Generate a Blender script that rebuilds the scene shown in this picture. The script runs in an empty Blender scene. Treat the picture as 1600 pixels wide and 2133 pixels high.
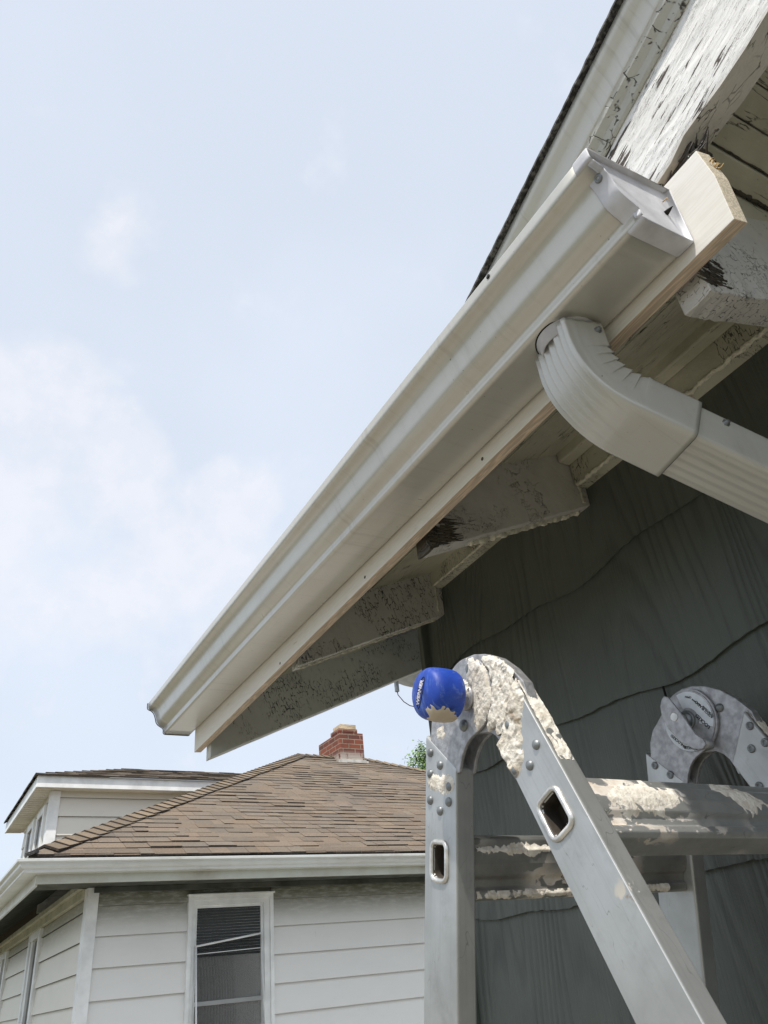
import bpy, bmesh, math, random
from mathutils import Vector, Matrix, noise
random.seed(7)
sc = bpy.context.scene
# ---------------------------------------------------------------- camera, world, sun, exposure
R = ((0.8772082, 0.1844915, 0.4432478), (-0.4708455, 0.5110716, 0.7191038), (-0.0938628, -0.8395050, 0.5351832))
cd = bpy.data.cameras.new('camera'); cam = bpy.data.objects.new('camera', cd); sc.collection.objects.link(cam)
cd.sensor_fit = 'VERTICAL'; cd.sensor_height = 36.0; cd.lens = 36.0 * 1572 / 2133; cd.clip_start = 0.02; cd.clip_end = 3000
cam.matrix_world = Matrix(((R[0][0], -R[0][1], -R[0][2], 0), (R[1][0], -R[1][1], -R[1][2], 0), (R[2][0], -R[2][1], -R[2][2], 0), (0, 0, 0, 1)))
sc.camera = cam
SUN = Vector((-0.35, -0.36, 0.87)).normalized()
w = bpy.data.worlds.new('World'); sc.world = w; w.use_nodes = True

# ---------------------------------------------------------------- node helpers
class NT:
    def __init__(s, tree): s.t = tree; s.l = tree.links
    def n(s, typ, **kw):
        o = s.t.nodes.new('ShaderNode' + typ)
        for k, v in kw.items(): setattr(o, k, v)
        return o
    def put(s, sock, v):
        if v is None: return
        if hasattr(v, 'is_linked') or isinstance(v, bpy.types.NodeSocket): s.l.new(v, sock)
        else:
            if isinstance(v, (tuple, list)) and len(v) == 3 and sock.type == 'RGBA': v = (*v, 1)
            sock.default_value = v
    def m(s, op, a, b=None, c=None, clamp=False):
        o = s.n('Math', operation=op); o.use_clamp = clamp
        for i, v in enumerate((a, b, c)):
            if v is not None: s.put(o.inputs[i], v)
        return o.outputs[0]
    def mix(s, f, a, b, typ='MIX'):
        o = s.n('Mix', data_type='RGBA', blend_type=typ)
        s.put(o.inputs[0], f); s.put(o.inputs[6], a); s.put(o.inputs[7], b); return o.outputs[2]
    def ramp(s, v, lo, hi, smooth=True):
        o = s.n('MapRange', interpolation_type='SMOOTHSTEP' if smooth else 'LINEAR')
        s.put(o.inputs[0], v); s.put(o.inputs[1], lo); s.put(o.inputs[2], hi); return o.outputs[0]
    def co(s, scale=(1, 1, 1), rot=(0, 0, 0), src='Object'):
        t = s.n('TexCoord'); a = t.outputs[src]
        if any(rot):
            mp = s.n('Mapping'); mp.inputs['Rotation'].default_value = rot; s.l.new(a, mp.inputs[0]); a = mp.outputs[0]
        mp = s.n('Mapping'); mp.inputs['Scale'].default_value = scale; s.l.new(a, mp.inputs[0]); return mp.outputs[0]
    def noise(s, v, sc_=1, d=3, r=.55, dist=0, col=False):
        o = s.n('TexNoise'); s.put(o.inputs['Vector'], v); o.inputs['Scale'].default_value = sc_; o.inputs['Detail'].default_value = d
        o.inputs['Roughness'].default_value = r; o.inputs['Distortion'].default_value = dist
        return o.outputs['Color' if col else 'Fac']
    def voro(s, v, sc_=1, feat='DISTANCE_TO_EDGE', rnd=1):
        o = s.n('TexVoronoi', feature=feat); s.put(o.inputs['Vector'], v); o.inputs['Scale'].default_value = sc_; o.inputs['Randomness'].default_value = rnd
        return o.outputs['Distance' if feat != 'COLOR' else 'Color']
    def warp(s, v, sc_, amt):
        c = s.noise(v, sc_, 3, col=True); o = s.n('VectorMath', operation='MULTIPLY_ADD'); s.l.new(c, o.inputs[0])
        o.inputs[1].default_value = (amt, amt, amt); s.l.new(v, o.inputs[2]); return o.outputs[0]
    def bump(s, h, dist, strength=1, nrm=None):
        o = s.n('Bump'); o.inputs['Distance'].default_value = dist; o.inputs['Strength'].default_value = strength; s.put(o.inputs['Height'], h)
        if nrm is not None: s.l.new(nrm, o.inputs['Normal'])
        return o.outputs[0]

def new_mat(name):
    m = bpy.data.materials.new(name); m.use_nodes = True; nt = NT(m.node_tree); b = m.node_tree.nodes['Principled BSDF']; return m, nt, b
def fin(nt, b, col=None, rough=None, metal=None, nrm=None, **kw):
    nt.put(b.inputs['Base Color'], col)
    nt.put(b.inputs['Roughness'], rough); nt.put(b.inputs['Metallic'], metal)
    if nrm is not None: nt.l.new(nrm, b.inputs['Normal'])
    for k, v in kw.items(): nt.put(b.inputs[k], v)

# world: hazy summer sky with soft clouds
wn = NT(w.node_tree); bg = w.node_tree.nodes['Background']
sky = wn.n('TexSky', sky_type='NISHITA'); sky.sun_disc = False
sky.sun_elevation = math.asin(SUN.z); sky.sun_rotation = math.atan2(SUN.x, SUN.y); sky.dust_density = 3.0; sky.air_density = 1.0; sky.ozone_density = 1.0
tc = wn.n('TexCoord'); gen = tc.outputs['Generated']
hz = wn.n('SeparateXYZ'); wn.l.new(gen, hz.inputs[0])
hazemix = wn.mix(0.72, sky.outputs[0], (7.15, 7.8, 8.75))
wv = wn.warp(gen, 6, .07); wv = wn.warp(wv, 18, .03)
cm = None
for d, r0, r1, amp in (((.0525, .6195, .7833), .9978, .9999, .55), ((.080, .61, .79), .9985, .9999, .42), ((.0566, .8256, .5614), .988, .9975, .9), ((.1112, .8012, .588), .9945, .9988, .85),
        ((.2505, .792, .5568), .9960, .9990, .85), ((.0363, .8747, .4833), .984, .997, .9), ((.1656, .8528, .4953), .987, .9975, .85), ((.001, .8203, .5719), .985, .997, .9), ((.007, .7549, .6558), .9987, .9998, .5),
        ((.0357, .7335, .6787), .9988, .9998, .45), ((.0247, .778, .6278), .9988, .9998, .45), ((.26, .86, .44), .988, .997, .6), ((-.35, .75, .5), .95, .985, .7), ((-.6, .5, .45), .94, .98, .7), ((.5, -.6, .5), .9, .97, .6)):
    v = Vector(d).normalized(); dp = wn.n('VectorMath', operation='DOT_PRODUCT'); nv = wn.n('VectorMath', operation='NORMALIZE'); wn.l.new(wv, nv.inputs[0])
    sub = wn.n('VectorMath', operation='SUBTRACT'); wn.l.new(wv, sub.inputs[0]); sub.inputs[1].default_value = (.05, .05, .05)
    wn.l.new(sub.outputs[0], nv.inputs[0]); wn.l.new(nv.outputs[0], dp.inputs[0]); dp.inputs[1].default_value = v
    k = wn.m('MULTIPLY', wn.ramp(dp.outputs['Value'], r0, r1, False), amp)
    cm = k if cm is None else wn.m('MAXIMUM', cm, k)
fb = wn.noise(gen, 9, 9, .58)
cm = wn.ramp(wn.m('MULTIPLY_ADD', wn.m('SUBTRACT', fb, .5), 3.0, wn.m('MULTIPLY', cm, 1.05)), .22, 1.05)
cm = wn.m('MULTIPLY', cm, wn.m('MULTIPLY_ADD', wn.ramp(wn.noise(gen, 22, 6, .6), .3, .7), .35, .65))
veil = wn.m('MULTIPLY', wn.ramp(wn.noise(gen, 1.7, 4, .5), .4, .75), .30)
sk = wn.mix(veil, hazemix, (7.2, 7.8, 8.9))
sk = wn.mix(wn.m('MULTIPLY', cm, .55), sk, (7.6, 7.55, 7.9))
low = wn.ramp(hz.outputs[2], .30, -.02); sk = wn.mix(wn.m('MULTIPLY', low, .55), sk, (5.6, 6.8, 8.0))
wn.l.new(sk, bg.inputs['Color']); bg.inputs['Strength'].default_value = 0.10

sl = bpy.data.lights.new('sun', 'SUN'); sl.energy = 3.3; sl.angle = math.radians(1.0); sl.color = (1.0, .95, .87)
so = bpy.data.objects.new('sun', sl); sc.collection.objects.link(so); so.location = SUN * 30
so.rotation_euler = SUN.to_track_quat('Z', 'Y').to_euler()
sc.view_settings.view_transform = 'Standard'; sc.view_settings.look = 'None'; sc.view_settings.gamma = 1; sc.view_settings.use_curve_mapping = False
sc.view_settings.exposure = 0.35

# ---------------------------------------------------------------- object helpers
COL = sc.collection
class MB:
    """collects geometry for ONE mesh"""
    def __init__(s): s.v = []; s.f = []; s.mi = []; s.sm = []; s.col = []; s.c = None
    def face(s, idx, mi=0, sm=False): s.f.append(tuple(idx)); s.mi.append(mi); s.sm.append(sm); s.col.append(s.c)
    def add(s, vs): n = len(s.v); s.v += [Vector(p) for p in vs]; return n
    def box(s, a, b, mi=0):
        x0, y0, z0 = a; x1, y1, z1 = b
        n = s.add([(x0, y0, z0), (x1, y0, z0), (x1, y1, z0), (x0, y1, z0), (x0, y0, z1), (x1, y0, z1), (x1, y1, z1), (x0, y1, z1)])
        for q in ((0, 3, 2, 1), (4, 5, 6, 7), (0, 1, 5, 4), (1, 2, 6, 5), (2, 3, 7, 6), (3, 0, 4, 7)): s.face([n + i for i in q], mi)
        return s
    def prism(s, loop, off, mi=0, sm=False, capmi=None, caps=True):
        k = len(loop); off = Vector(off); n = s.add(loop); s.add([Vector(p) + off for p in loop])
        for i in range(k):
            j = (i + 1) % k; s.face((n + i, n + j, n + k + j, n + k + i), mi, sm)
        if caps:
            cmi = mi if capmi is None else capmi
            s.face([n + i for i in range(k)][::-1], cmi); s.face([n + k + i for i in range(k)], cmi)
        return s
    def sweep(s, rings, closed=True, mi=0, sm=True, caps=True):
        k = len(rings[0]); base = [s.add(r) for r in rings]
        for a, b in zip(base, base[1:]):
            for i in range(k if closed else k - 1):
                j = (i + 1) % k; s.face((a + i, a + j, b + j, b + i), mi, sm)
        if caps and closed:
            s.face([base[0] + i for i in range(k)][::-1], mi); s.face([base[-1] + i for i in range(k)], mi)
        return s
    def tube(s, pts, r, seg=8, mi=0):
        rings = []; pts = [Vector(p) for p in pts]
        for i, p in enumerate(pts):
            t = (pts[min(i + 1, len(pts) - 1)] - pts[max(i - 1, 0)]).normalized()
            a = t.orthogonal().normalized() if i == 0 else (a - t * a.dot(t)).normalized(); b = t.cross(a)
            rr = r[i] if isinstance(r, (list, tuple)) else r
            rings.append([p + a * (rr * math.cos(6.28318 * q / seg)) + b * (rr * math.sin(6.28318 * q / seg)) for q in range(seg)])
        return s.sweep(rings, True, mi)
    def lathe(s, c, ax, prof, seg=20, mi=0):
        c = Vector(c); ax = Vector(ax).normalized(); a = ax.orthogonal().normalized(); b = ax.cross(a)
        return s.sweep([[c + ax * h + a * (r * math.cos(6.28318 * q / seg)) + b * (r * math.sin(6.28318 * q / seg)) for q in range(seg)] for h, r in prof], True, mi)
    def build(s, name, mats, parent=None, bevel=0, solid=0, seg=2):
        me = bpy.data.meshes.new(name); off = Vector((0, 0, 0)); inv = None
        if parent is not None: inv = world_of(parent).inverted()
        me.from_pydata([tuple(inv @ p) if inv else tuple(p) for p in s.v], [], s.f)
        mats = mats if isinstance(mats, (list, tuple)) else [mats]
        for m in mats: me.materials.append(m)
        for p, mi, sm in zip(me.polygons, s.mi, s.sm): p.material_index = mi; p.use_smooth = sm
        if any(c is not None for c in s.col):
            at = me.color_attributes.new('tone', 'FLOAT_COLOR', 'CORNER')
            for p, c in zip(me.polygons, s.col):
                for li in p.loop_indices: at.data[li].color = (*(c or (1, 1, 1)), 1)
        bm = bmesh.new(); bm.from_mesh(me); bmesh.ops.recalc_face_normals(bm, faces=bm.faces); bm.to_mesh(me); bm.free()
        o = bpy.data.objects.new(name, me); COL.objects.link(o)
        if parent is not None: o.parent = parent
        if solid: md = o.modifiers.new('solid', 'SOLIDIFY'); md.thickness = solid; md.offset = 0
        if bevel:
            md = o.modifiers.new('bevel', 'BEVEL'); md.width = bevel; md.segments = seg; md.limit_method = 'ANGLE'; md.angle_limit = math.radians(35); md.harden_normals = False
        return o
WORLD = {}
def world_of(o):
    m = Matrix.LocRotScale(o.location, o.rotation_euler, None)
    return world_of(o.parent) @ m if o.parent else m
def thing(name, label, cat, loc=(0, 0, 0), rz=0, group=None):
    o = bpy.data.objects.new(name, None); COL.objects.link(o); o.location = loc; o.rotation_euler = (0, 0, rz); o.empty_display_size = .1
    o['label'] = label; o['category'] = cat
    if group: o['group'] = group
    return o
def lab(o, label): o['label'] = label; return o

# ---------------------------------------------------------------- materials
def m_plain(name, col, rough=.6, metal=0, bs=0, bd=.001, var=0.0, vs=6, **kw):
    m, nt, b = new_mat(name); v = nt.co(); c = col
    if var: c = nt.mix(nt.ramp(nt.noise(v, vs, 4), .3, .7), tuple(x * (1 - var) for x in col), tuple(min(1, x * (1 + var)) for x in col))
    fin(nt, b, c, rough, metal, nt.bump(nt.noise(v, bs, 4), bd) if bs else None, **kw); return m

def m_cracked(name, col, wood=(.035, .03, .025), rot=(0, 0, 0), aspect=(1, 1, 1), sc_=60, lo=.5, hi=.62, width=.05, dirt=.25, rough=.62, grain=None, dirtcol=(.20, .19, .13), soft=0.0):
    """old paint: alligator cracks in patches, brush marks, dirt"""
    m, nt, b = new_mat(name)
    v = nt.co((1, 1, 1), rot); va = nt.co(aspect, rot)
    vw = nt.warp(va, 25, .012)
    e = nt.voro(vw, sc_, rnd=.75); patch = nt.ramp(nt.noise(v, 5, 4, .6), lo, hi)
    wn_ = nt.m('MULTIPLY', nt.noise(va, 20, 2), width * 2); brk = nt.ramp(nt.noise(va, sc_ * .9, 3, .7), .47, .56)
    crack = nt.m('MULTIPLY', nt.m('MULTIPLY', nt.ramp(e, wn_, 0.0), patch), brk)
    ln = nt.m('ABSOLUTE', nt.m('SUBTRACT', nt.noise(vw, sc_ * .22, 5, .65), .5)); ln = nt.m('MULTIPLY', nt.ramp(ln, .010, .002), nt.ramp(nt.noise(v, 13, 3), .5, .6))
    crack = nt.m('MAXIMUM', crack, nt.m('MULTIPLY', ln, .8))
    flake = nt.ramp(nt.noise(vw, sc_ * .45, 4, .65), .69, .71); flake = nt.m('MULTIPLY', flake, patch)
    gr = nt.noise(nt.co(grain or aspect, rot), 30, 5, .6)
    big = nt.ramp(nt.noise(v, 3.1, 5, .65), .35, .75)
    c = nt.mix(nt.m('MULTIPLY', big, dirt), col, dirtcol)
    c = nt.mix(nt.m('MULTIPLY', nt.ramp(gr, .45, .8), .18), c, tuple(x * .55 for x in col))
    c = nt.mix(nt.m('MAXIMUM', crack, flake), c, wood)
    sp = nt.ramp(nt.noise(v, 160, 2, .5), .74, .78); c = nt.mix(nt.m('MULTIPLY', sp, .6), c, wood)
    h = nt.m('SUBTRACT', nt.m('MULTIPLY', gr, .25), nt.m('MULTIPLY', nt.m('MAXIMUM', crack, flake), .9))
    n1 = nt.bump(h, .0022, .9); n1 = nt.bump(nt.noise(v, 55, 4, .6), .0025, .55, n1)
    fin(nt, b, c, rough, 0, n1); return m

def m_peel(name, rot):
    """sunlit white board whose paint curls off in long flakes; grain runs along local Y"""
    m, nt, b = new_mat(name)
    v = nt.co((1, 1, 1), rot); g = nt.co((10, 1.0, 10), rot); g = nt.warp(g, 3, .12)
    n1 = nt.noise(g, 12, 5, .62); big = nt.noise(v, 9, 3)
    flake = nt.ramp(nt.m('MULTIPLY_ADD', big, .60, n1), .925, .935)
    n2 = nt.noise(nt.warp(nt.co((8, 1.3, 8), rot), 6, .2), 16, 5, .7); ck = nt.m('MULTIPLY', nt.ramp(nt.m('ABSOLUTE', nt.m('SUBTRACT', n2, .5)), .012, .0), nt.ramp(n1, .42, .55))
    gr = nt.noise(nt.co((14, .8, 14), rot), 22, 5, .7)
    c = nt.mix(nt.ramp(nt.noise(v, 14, 5, .6), .35, .75), (.86, .855, .84), (.78, .77, .75))
    c = nt.mix(nt.m('MULTIPLY', ck, .6), c, (.22, .20, .19))
    wd = nt.mix(nt.ramp(gr, .3, .7), (.03, .025, .022), (.13, .10, .08))
    c = nt.mix(flake, c, wd)
    h = nt.m('SUBTRACT', nt.m('MULTIPLY_ADD', gr, .35, nt.m('MULTIPLY', n1, .8)), nt.m('MULTIPLY_ADD', flake, .8, nt.m('MULTIPLY', ck, .4)))
    h = nt.m('MULTIPLY_ADD', nt.noise(nt.warp(nt.co((3, 1, 3), rot), 20, .05), 26, 3, .6), .35, h)
    fin(nt, b, c, .55, 0, nt.bump(h, .0032, .8)); return m

def m_gutter(name, col, dirt=.3, rough=.34, metal=0.0):
    m, nt, b = new_mat(name); v = nt.co(); st = nt.co((3, 60, 3)); sl_ = nt.co((22, 1.5, 22))
    streak = nt.ramp(nt.noise(st, 1.6, 4, .6), .5, .72); big = nt.ramp(nt.noise(v, 2.4, 5, .6), .35, .7)
    c = nt.mix(nt.m('MULTIPLY', big, dirt), col, (.40, .37, .29)); c = nt.mix(nt.m('MULTIPLY', nt.m('MULTIPLY', streak, big), .42), c, (.24, .21, .16))
    c = nt.mix(nt.m('MULTIPLY', nt.ramp(nt.noise(sl_, 5, 3), .6, .75), .12), c, (.3, .28, .24))
    sp = nt.ramp(nt.noise(v, 210, 2, .4), .745, .77); sp = nt.m('MULTIPLY', sp, nt.ramp(nt.noise(v, 9, 2), .48, .62)); c = nt.mix(nt.m('MULTIPLY', sp, .8), c, (.09, .07, .05))
    fin(nt, b, c, nt.m('MULTIPLY_ADD', nt.noise(v, 14, 4), .22, rough - .08), metal, nt.bump(nt.noise(nt.co((1, .5, 1)), 14, 3), .0022, .30), **{'Coat Weight': .55, 'Coat Roughness': .22, 'Coat IOR': 1.7}); return m

def m_wood(name, raw=(.60, .42, .25), painted=None):
    m, nt, b = new_mat(name); g = nt.co((14, 1.0, 14)); g = nt.warp(g, 2, .15)
    wv_ = nt.noise(g, 5, 4, .5); rings = nt.m('ABSOLUTE', nt.m('SINE', nt.m('MULTIPLY', wv_, 26)))
    wc = nt.mix(rings, raw, tuple(x * .66 for x in raw))
    if painted: c = nt.mix(nt.ramp(nt.noise(nt.co((5, 1, 5)), 9, 5, .6), .62, .8), painted, wc); c = nt.mix(nt.m('MULTIPLY', rings, .10), c, wc)
    else: c = wc
    fin(nt, b, c, .72, 0, nt.bump(wv_, .0012, .35)); return m

def m_alu(name, rot=(0, 0, 0), stain=.25, rough=.40, col=(.53, .54, .53), crud=0):
    m, nt, b = new_mat(name); v = nt.co(); g = nt.co((60, 60, 1.2), rot)
    sc1 = nt.noise(g, 4, 3, .5); big = nt.noise(v, 9, 5, .6)
    c = nt.mix(nt.ramp(big, .3, .75), col, tuple(x * (1 - stain) for x in col))
    c = nt.mix(nt.m('MULTIPLY', nt.ramp(sc1, .5, .8), .25), c, tuple(x * .55 for x in col))
    me = .7
    dr = nt.ramp(nt.noise(nt.warp(v, 8, .05), 26, 5, .6), .655, .675); dr = nt.m('MULTIPLY', dr, nt.ramp(nt.noise(v, 6, 2), .5, .62))
    c = nt.mix(nt.m('MULTIPLY', dr, .85), c, (.52, .48, .41)); me = nt.m('MULTIPLY_ADD', dr, -.7, .7)
    ru = nt.ramp(nt.noise(v, 31, 4, .6), .70, .74); c = nt.mix(nt.m('MULTIPLY', ru, .6), c, (.35, .2, .09))
    if crud:
        k = nt.ramp(nt.noise(nt.warp(nt.co((1, 1.6, 1.6)), 14, .05), 19, 5, .62), .56 - crud * .1, .585 - crud * .1)
        k = nt.m('MULTIPLY', k, nt.ramp(nt.noise(v, 5.5, 2), .42, .55)); c = nt.mix(k, c, nt.mix(nt.ramp(nt.noise(v, 60, 4), .3, .7), (.80, .75, .68), (.62, .54, .45)))
        me = nt.m('MULTIPLY', me, nt.m('SUBTRACT', 1, k))
    scr = nt.m('ABSOLUTE', nt.m('SUBTRACT', nt.noise(nt.warp(nt.co((3, 7, 1), rot), 2, .5), 9, 2, .4), .5)); scr = nt.m('MULTIPLY', nt.ramp(scr, .004, .0), nt.ramp(nt.noise(v, 7, 2), .5, .6)); c = nt.mix(nt.m('MULTIPLY', scr, .55), c, (.16, .16, .15))
    gm = nt.ramp(nt.noise(nt.warp(v, 11, .06), 17, 6, .7), .52, .8); c = nt.mix(nt.m('MULTIPLY', gm, .35), c, (.2, .19, .17))
    rg = nt.m('MULTIPLY_ADD', big, .3, rough - .12)
    fin(nt, b, c, rg, me, nt.bump(nt.noise(v, 40, 3), .0006, .4)); return m

M = {}
M['cast'] = m_plain('cast_aluminium', (.40, .40, .41), .5, .65, 220, .0008, .22, 90)
M['rivet'] = m_plain('rivet_steel', (.22, .235, .24), .45, .6, 60, .0005, .2, 40)
M['dark'] = m_plain('dark_gap', (.012, .011, .010), .9)
M['rubber'] = m_plain('dark_brown_matte', (.05, .04, .03), .9, 0, 60, .002, .4, 30)
M['rail_v'] = m_alu('rail_aluminium', (math.radians(-14), 0, 0))
M['rail_s'] = m_alu('rail_aluminium_slanted', (math.radians(23), 0, 0))
M['rung'] = m_alu('rung_aluminium', (0, math.pi / 2, 0), .35, .4, (.58, .585, .575), crud=.28)
M['rung2'] = m_alu('rung_aluminium_dirty', (0, math.pi / 2, 0), .5, .45, (.38, .38, .36), crud=.75)

def m_crust():
    m, nt, b = new_mat('dried_compound'); v = nt.co(); n1 = nt.noise(v, 70, 5, .65)
    c = nt.mix(nt.ramp(n1, .35, .7), (.84, .80, .72), (.60, .54, .45)); c = nt.mix(nt.ramp(nt.noise(v, 24, 4), .60, .72), c, (.36, .28, .19)); c = nt.mix(nt.ramp(nt.noise(v, 48, 4, .6), .64, .70), c, (.30, .30, .29))
    fin(nt, b, c, .85, 0, nt.bump(nt.noise(v, 150, 5, .7), .003, .8)); return m
M['crust'] = m_crust()
def m_knob():
    m, nt, b = new_mat('blue_knob_plastic'); v = nt.co(); st = nt.co((1, 1, 5))
    c = nt.mix(nt.ramp(nt.noise(v, 40, 4), .3, .7), (.008, .045, .33), (.012, .065, .42))
    c = nt.mix(nt.m('MULTIPLY', nt.ramp(nt.noise(nt.co((1, 3, .8)), 60, 4, .6), .52, .70), .55), c, (.13, .22, .48))
    c = nt.mix(nt.m('MULTIPLY', nt.ramp(nt.noise(v, 22, 5, .6), .55, .72), .8), c, (.012, .02, .035)); c = nt.mix(nt.m('MULTIPLY', nt.ramp(nt.noise(nt.warp(v, 30, .02), 34, 5, .7), .60, .74), .5), c, (.22, .27, .38)); c = nt.mix(nt.ramp(nt.noise(v, 130, 2), .76, .78), c, (.5, .48, .42))
    fin(nt, b, c, nt.m('MULTIPLY_ADD', nt.noise(v, 60, 3), .35, .32), 0, nt.bump(nt.noise(v, 120, 4), .0007, .5)); return m
M['knob'] = m_knob()
M['cream'] = m_plain('dried_cream_paint', (.58, .50, .38), .6, 0, 90, .001, .1, 30)
M['silver'] = m_plain('raised_silver_lettering', (.70, .68, .72), .45, .1, 80, .0004, .2, 60)
M['sticker'] = m_plain('sticker_white', (.64, .68, .72), .35, 0, 0, 0, .08, 60)
M['ink'] = m_plain('black_ink', (.012, .012, .014), .6)

SLOPE = math.atan(.41)
RK = math.atan(.394)
M['peel'] = m_peel('peeling_white_paint', (RK, 0, 0))
M['mould'] = m_cracked('cracked_moulding_paint', (.50, .50, .46), rot=(RK, 0, 0), aspect=(.7, 1, .7), sc_=62, lo=.1, hi=.2, width=.055, dirt=.2)
M['beamside'] = m_cracked('beam_underside_paint', (.62, .60, .56), rot=(RK, 0, 0), aspect=(3, .8, 3), sc_=30, lo=.5, hi=.6, dirt=.3)
M['raft_white'] = m_cracked('rafter_paint', (.66, .65, .63), rot=(0, SLOPE, 0), aspect=(1.2, 1, 1.3), sc_=95, lo=.5, hi=.62, width=.05, dirt=.35)
M['raft_crk'] = m_cracked('rafter_paint_alligatored', (.62, .62, .59), wood=(.02, .02, .018), rot=(0, SLOPE, 0), aspect=(2.2, 1, .9), sc_=62, lo=.38, hi=.48, width=.12, dirt=.3)
M['barge'] = m_cracked('barge_paint_alligatored', (.66, .68, .66), wood=(.015, .015, .014), rot=(0, SLOPE, 0), aspect=(2.2, 1, .9), sc_=55, lo=.46, hi=.54, width=.15, dirt=.25)
M['deck'] = m_cracked('soffit_board_paint', (.60, .585, .47), rot=(0, 0, 0), aspect=(5, .7, 1), sc_=16, lo=.55, hi=.65, width=.03, dirt=.55, dirtcol=(.15, .16, .09), grain=(5, .5, 1))
M['gdeck'] = m_cracked('gable_soffit_paint', (.62, .61, .50), rot=(0, 0, 0), aspect=(.7, 6, 2), sc_=18, lo=.5, hi=.6, width=.05, dirt=.5, dirtcol=(.17, .17, .11))
M['frieze'] = m_cracked('frieze_paint', (.58, .57, .46), aspect=(1, 3, .8), sc_=55, lo=.45, hi=.5, width=.07, dirt=.5, dirtcol=(.17, .17, .1))
M['caulk'] = m_plain('lumpy_caulk_edge', (.66, .64, .52), .8, 0, 120, .006, .2, 60)
M['gut'] = m_gutter('gutter_enamel', (.57, .558, .505), .38, .29, .32)
M['gutfar'] = m_gutter('neighbour_gutter_enamel', (.66, .685, .67), .3, .4)
M['cap'] = m_plain('end_cap_enamel', (.56, .565, .60), .5, .0, 30, .0010, .14, 25)
M['spout'] = m_gutter('downspout_enamel', (.52, .52, .485), .3, .34, .15)
M['drip'] = m_gutter('drip_edge_enamel', (.62, .62, .58), .2, .32)
M['primed'] = m_wood('primed_pine', painted=(.80, .78, .73))
M['pine'] = m_wood('raw_pine', (.74, .60, .46))
M['pinecut'] = m_wood('sawn_pine_end', (.68, .60, .46))
M['rot'] = m_cracked('rotten_wood', (.06, .05, .042), aspect=(1, .3, 1), sc_=80, lo=.1, hi=.2, width=.1)
M['splinter'] = m_plain('pine_splinter', (.66, .46, .2), .8, 0, 90, .002, .3, 80)
def m_roofedge():
    m, nt, b = new_mat('shingle_edge'); v = nt.co(); fin(nt, b, nt.mix(nt.ramp(nt.noise(v, 120, 4, .7), .45, .62), (.02, .02, .021), (.12, .115, .11)), .95, 0, nt.bump(nt.noise(v, 90, 4, .7), .0015, 1)); return m
M['shedge'] = m_roofedge()

def m_shake():
    m, nt, b = new_mat('green_shake_paint')
    v = nt.co((1, 1, 1)); a = nt.co((1, 1, .16)); a = nt.warp(a, 3.2, .055); 
    d1 = nt.noise(a, 2.6, 2, .5); rings = nt.m('SINE', nt.m('MULTIPLY', d1, 235))
    fine = nt.noise(nt.co((1, 90, 1.6)), 2, 4, .7)
    amp = nt.ramp(nt.noise(nt.co((1, 1.6, .5)), 4, 2), .34, .60)
    h = nt.m('ADD', nt.m('MULTIPLY', nt.m('MULTIPLY', rings, amp), .5), fine)
    c = nt.mix(nt.ramp(nt.noise(v, 4, 5, .6), .3, .7), (.082, .095, .083), (.106, .121, .106))
    c = nt.mix(nt.m('MULTIPLY', nt.ramp(h, .45, -.1), .45), c, (.04, .045, .041))
    sp = nt.ramp(nt.noise(v, 180, 2), .76, .79); c = nt.mix(nt.m('MULTIPLY', sp, .4), c, (.25, .26, .24))
    n_ = nt.bump(h, .0026, 1.0); n_ = nt.bump(nt.noise(v, 260, 3, .6), .0012, .5, n_)
    fin(nt, b, c, .5, 0, n_); return m
M['shake'] = m_shake()

def m_siding(name, col, dirt):
    m, nt, b = new_mat(name); v = nt.co(); g = nt.co((2, 2, 40)); sx = nt.n('SeparateXYZ'); nt.l.new(v, sx.inputs[0])
    big = nt.noise(nt.co((1, 1, 2.2)), 2.6, 5, .65)
    # mildew plus painted-in soffit shadow, darkening the top boards below the eave
    mildew_shade = nt.m('MULTIPLY', nt.ramp(sx.outputs[2], 2.20, 2.56), nt.ramp(nt.noise(nt.co((1.5, 1.5, 7)), 5, 6, .7), .05, .6)) if dirt else 0.0
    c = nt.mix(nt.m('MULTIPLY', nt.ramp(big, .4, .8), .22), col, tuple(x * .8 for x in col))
    if dirt: c = nt.mix(nt.m('MULTIPLY', mildew_shade, dirt), c, (.15, .15, .10))
    sk_ = nt.ramp(nt.noise(nt.co((40, 40, 3)), 1.2, 3, .6), .68, .74); c = nt.mix(nt.m('MULTIPLY', sk_, .12), c, (.2, .18, .14))
    fin(nt, b, c, .5, 0, nt.bump(nt.noise(g, 3, 4, .6), .0015, .35)); return m
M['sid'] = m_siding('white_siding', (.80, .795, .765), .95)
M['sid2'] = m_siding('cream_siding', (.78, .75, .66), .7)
M['lap_shade'] = m_plain('lap_underside_shade', (.10, .10, .085), .9)  # dark colour paints the shadow line under each siding lap
M['siddorm'] = m_siding('dormer_siding', (.74, .72, .65), 0)
M['trim'] = m_plain('white_trim', (.80, .81, .80), .45, 0, 20, .001, .12, 5)
M['trimd'] = m_cracked('dirty_trim', (.58, .56, .46), aspect=(1, 1, 1), sc_=30, lo=.6, hi=.7, dirt=.55, dirtcol=(.2, .2, .12))
M['vinyl'] = m_plain('soffit_vinyl', (.78, .75, .67), .5, 0, 10, .001, .08, 3)
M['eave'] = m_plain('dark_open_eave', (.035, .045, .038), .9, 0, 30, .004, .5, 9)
M['dsoff'] = m_plain('dark_soffit', (.075, .08, .07), .8, 0, 30, .003, .4, 5)  # near-black colour for the front soffit and the frieze strip below it
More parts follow.
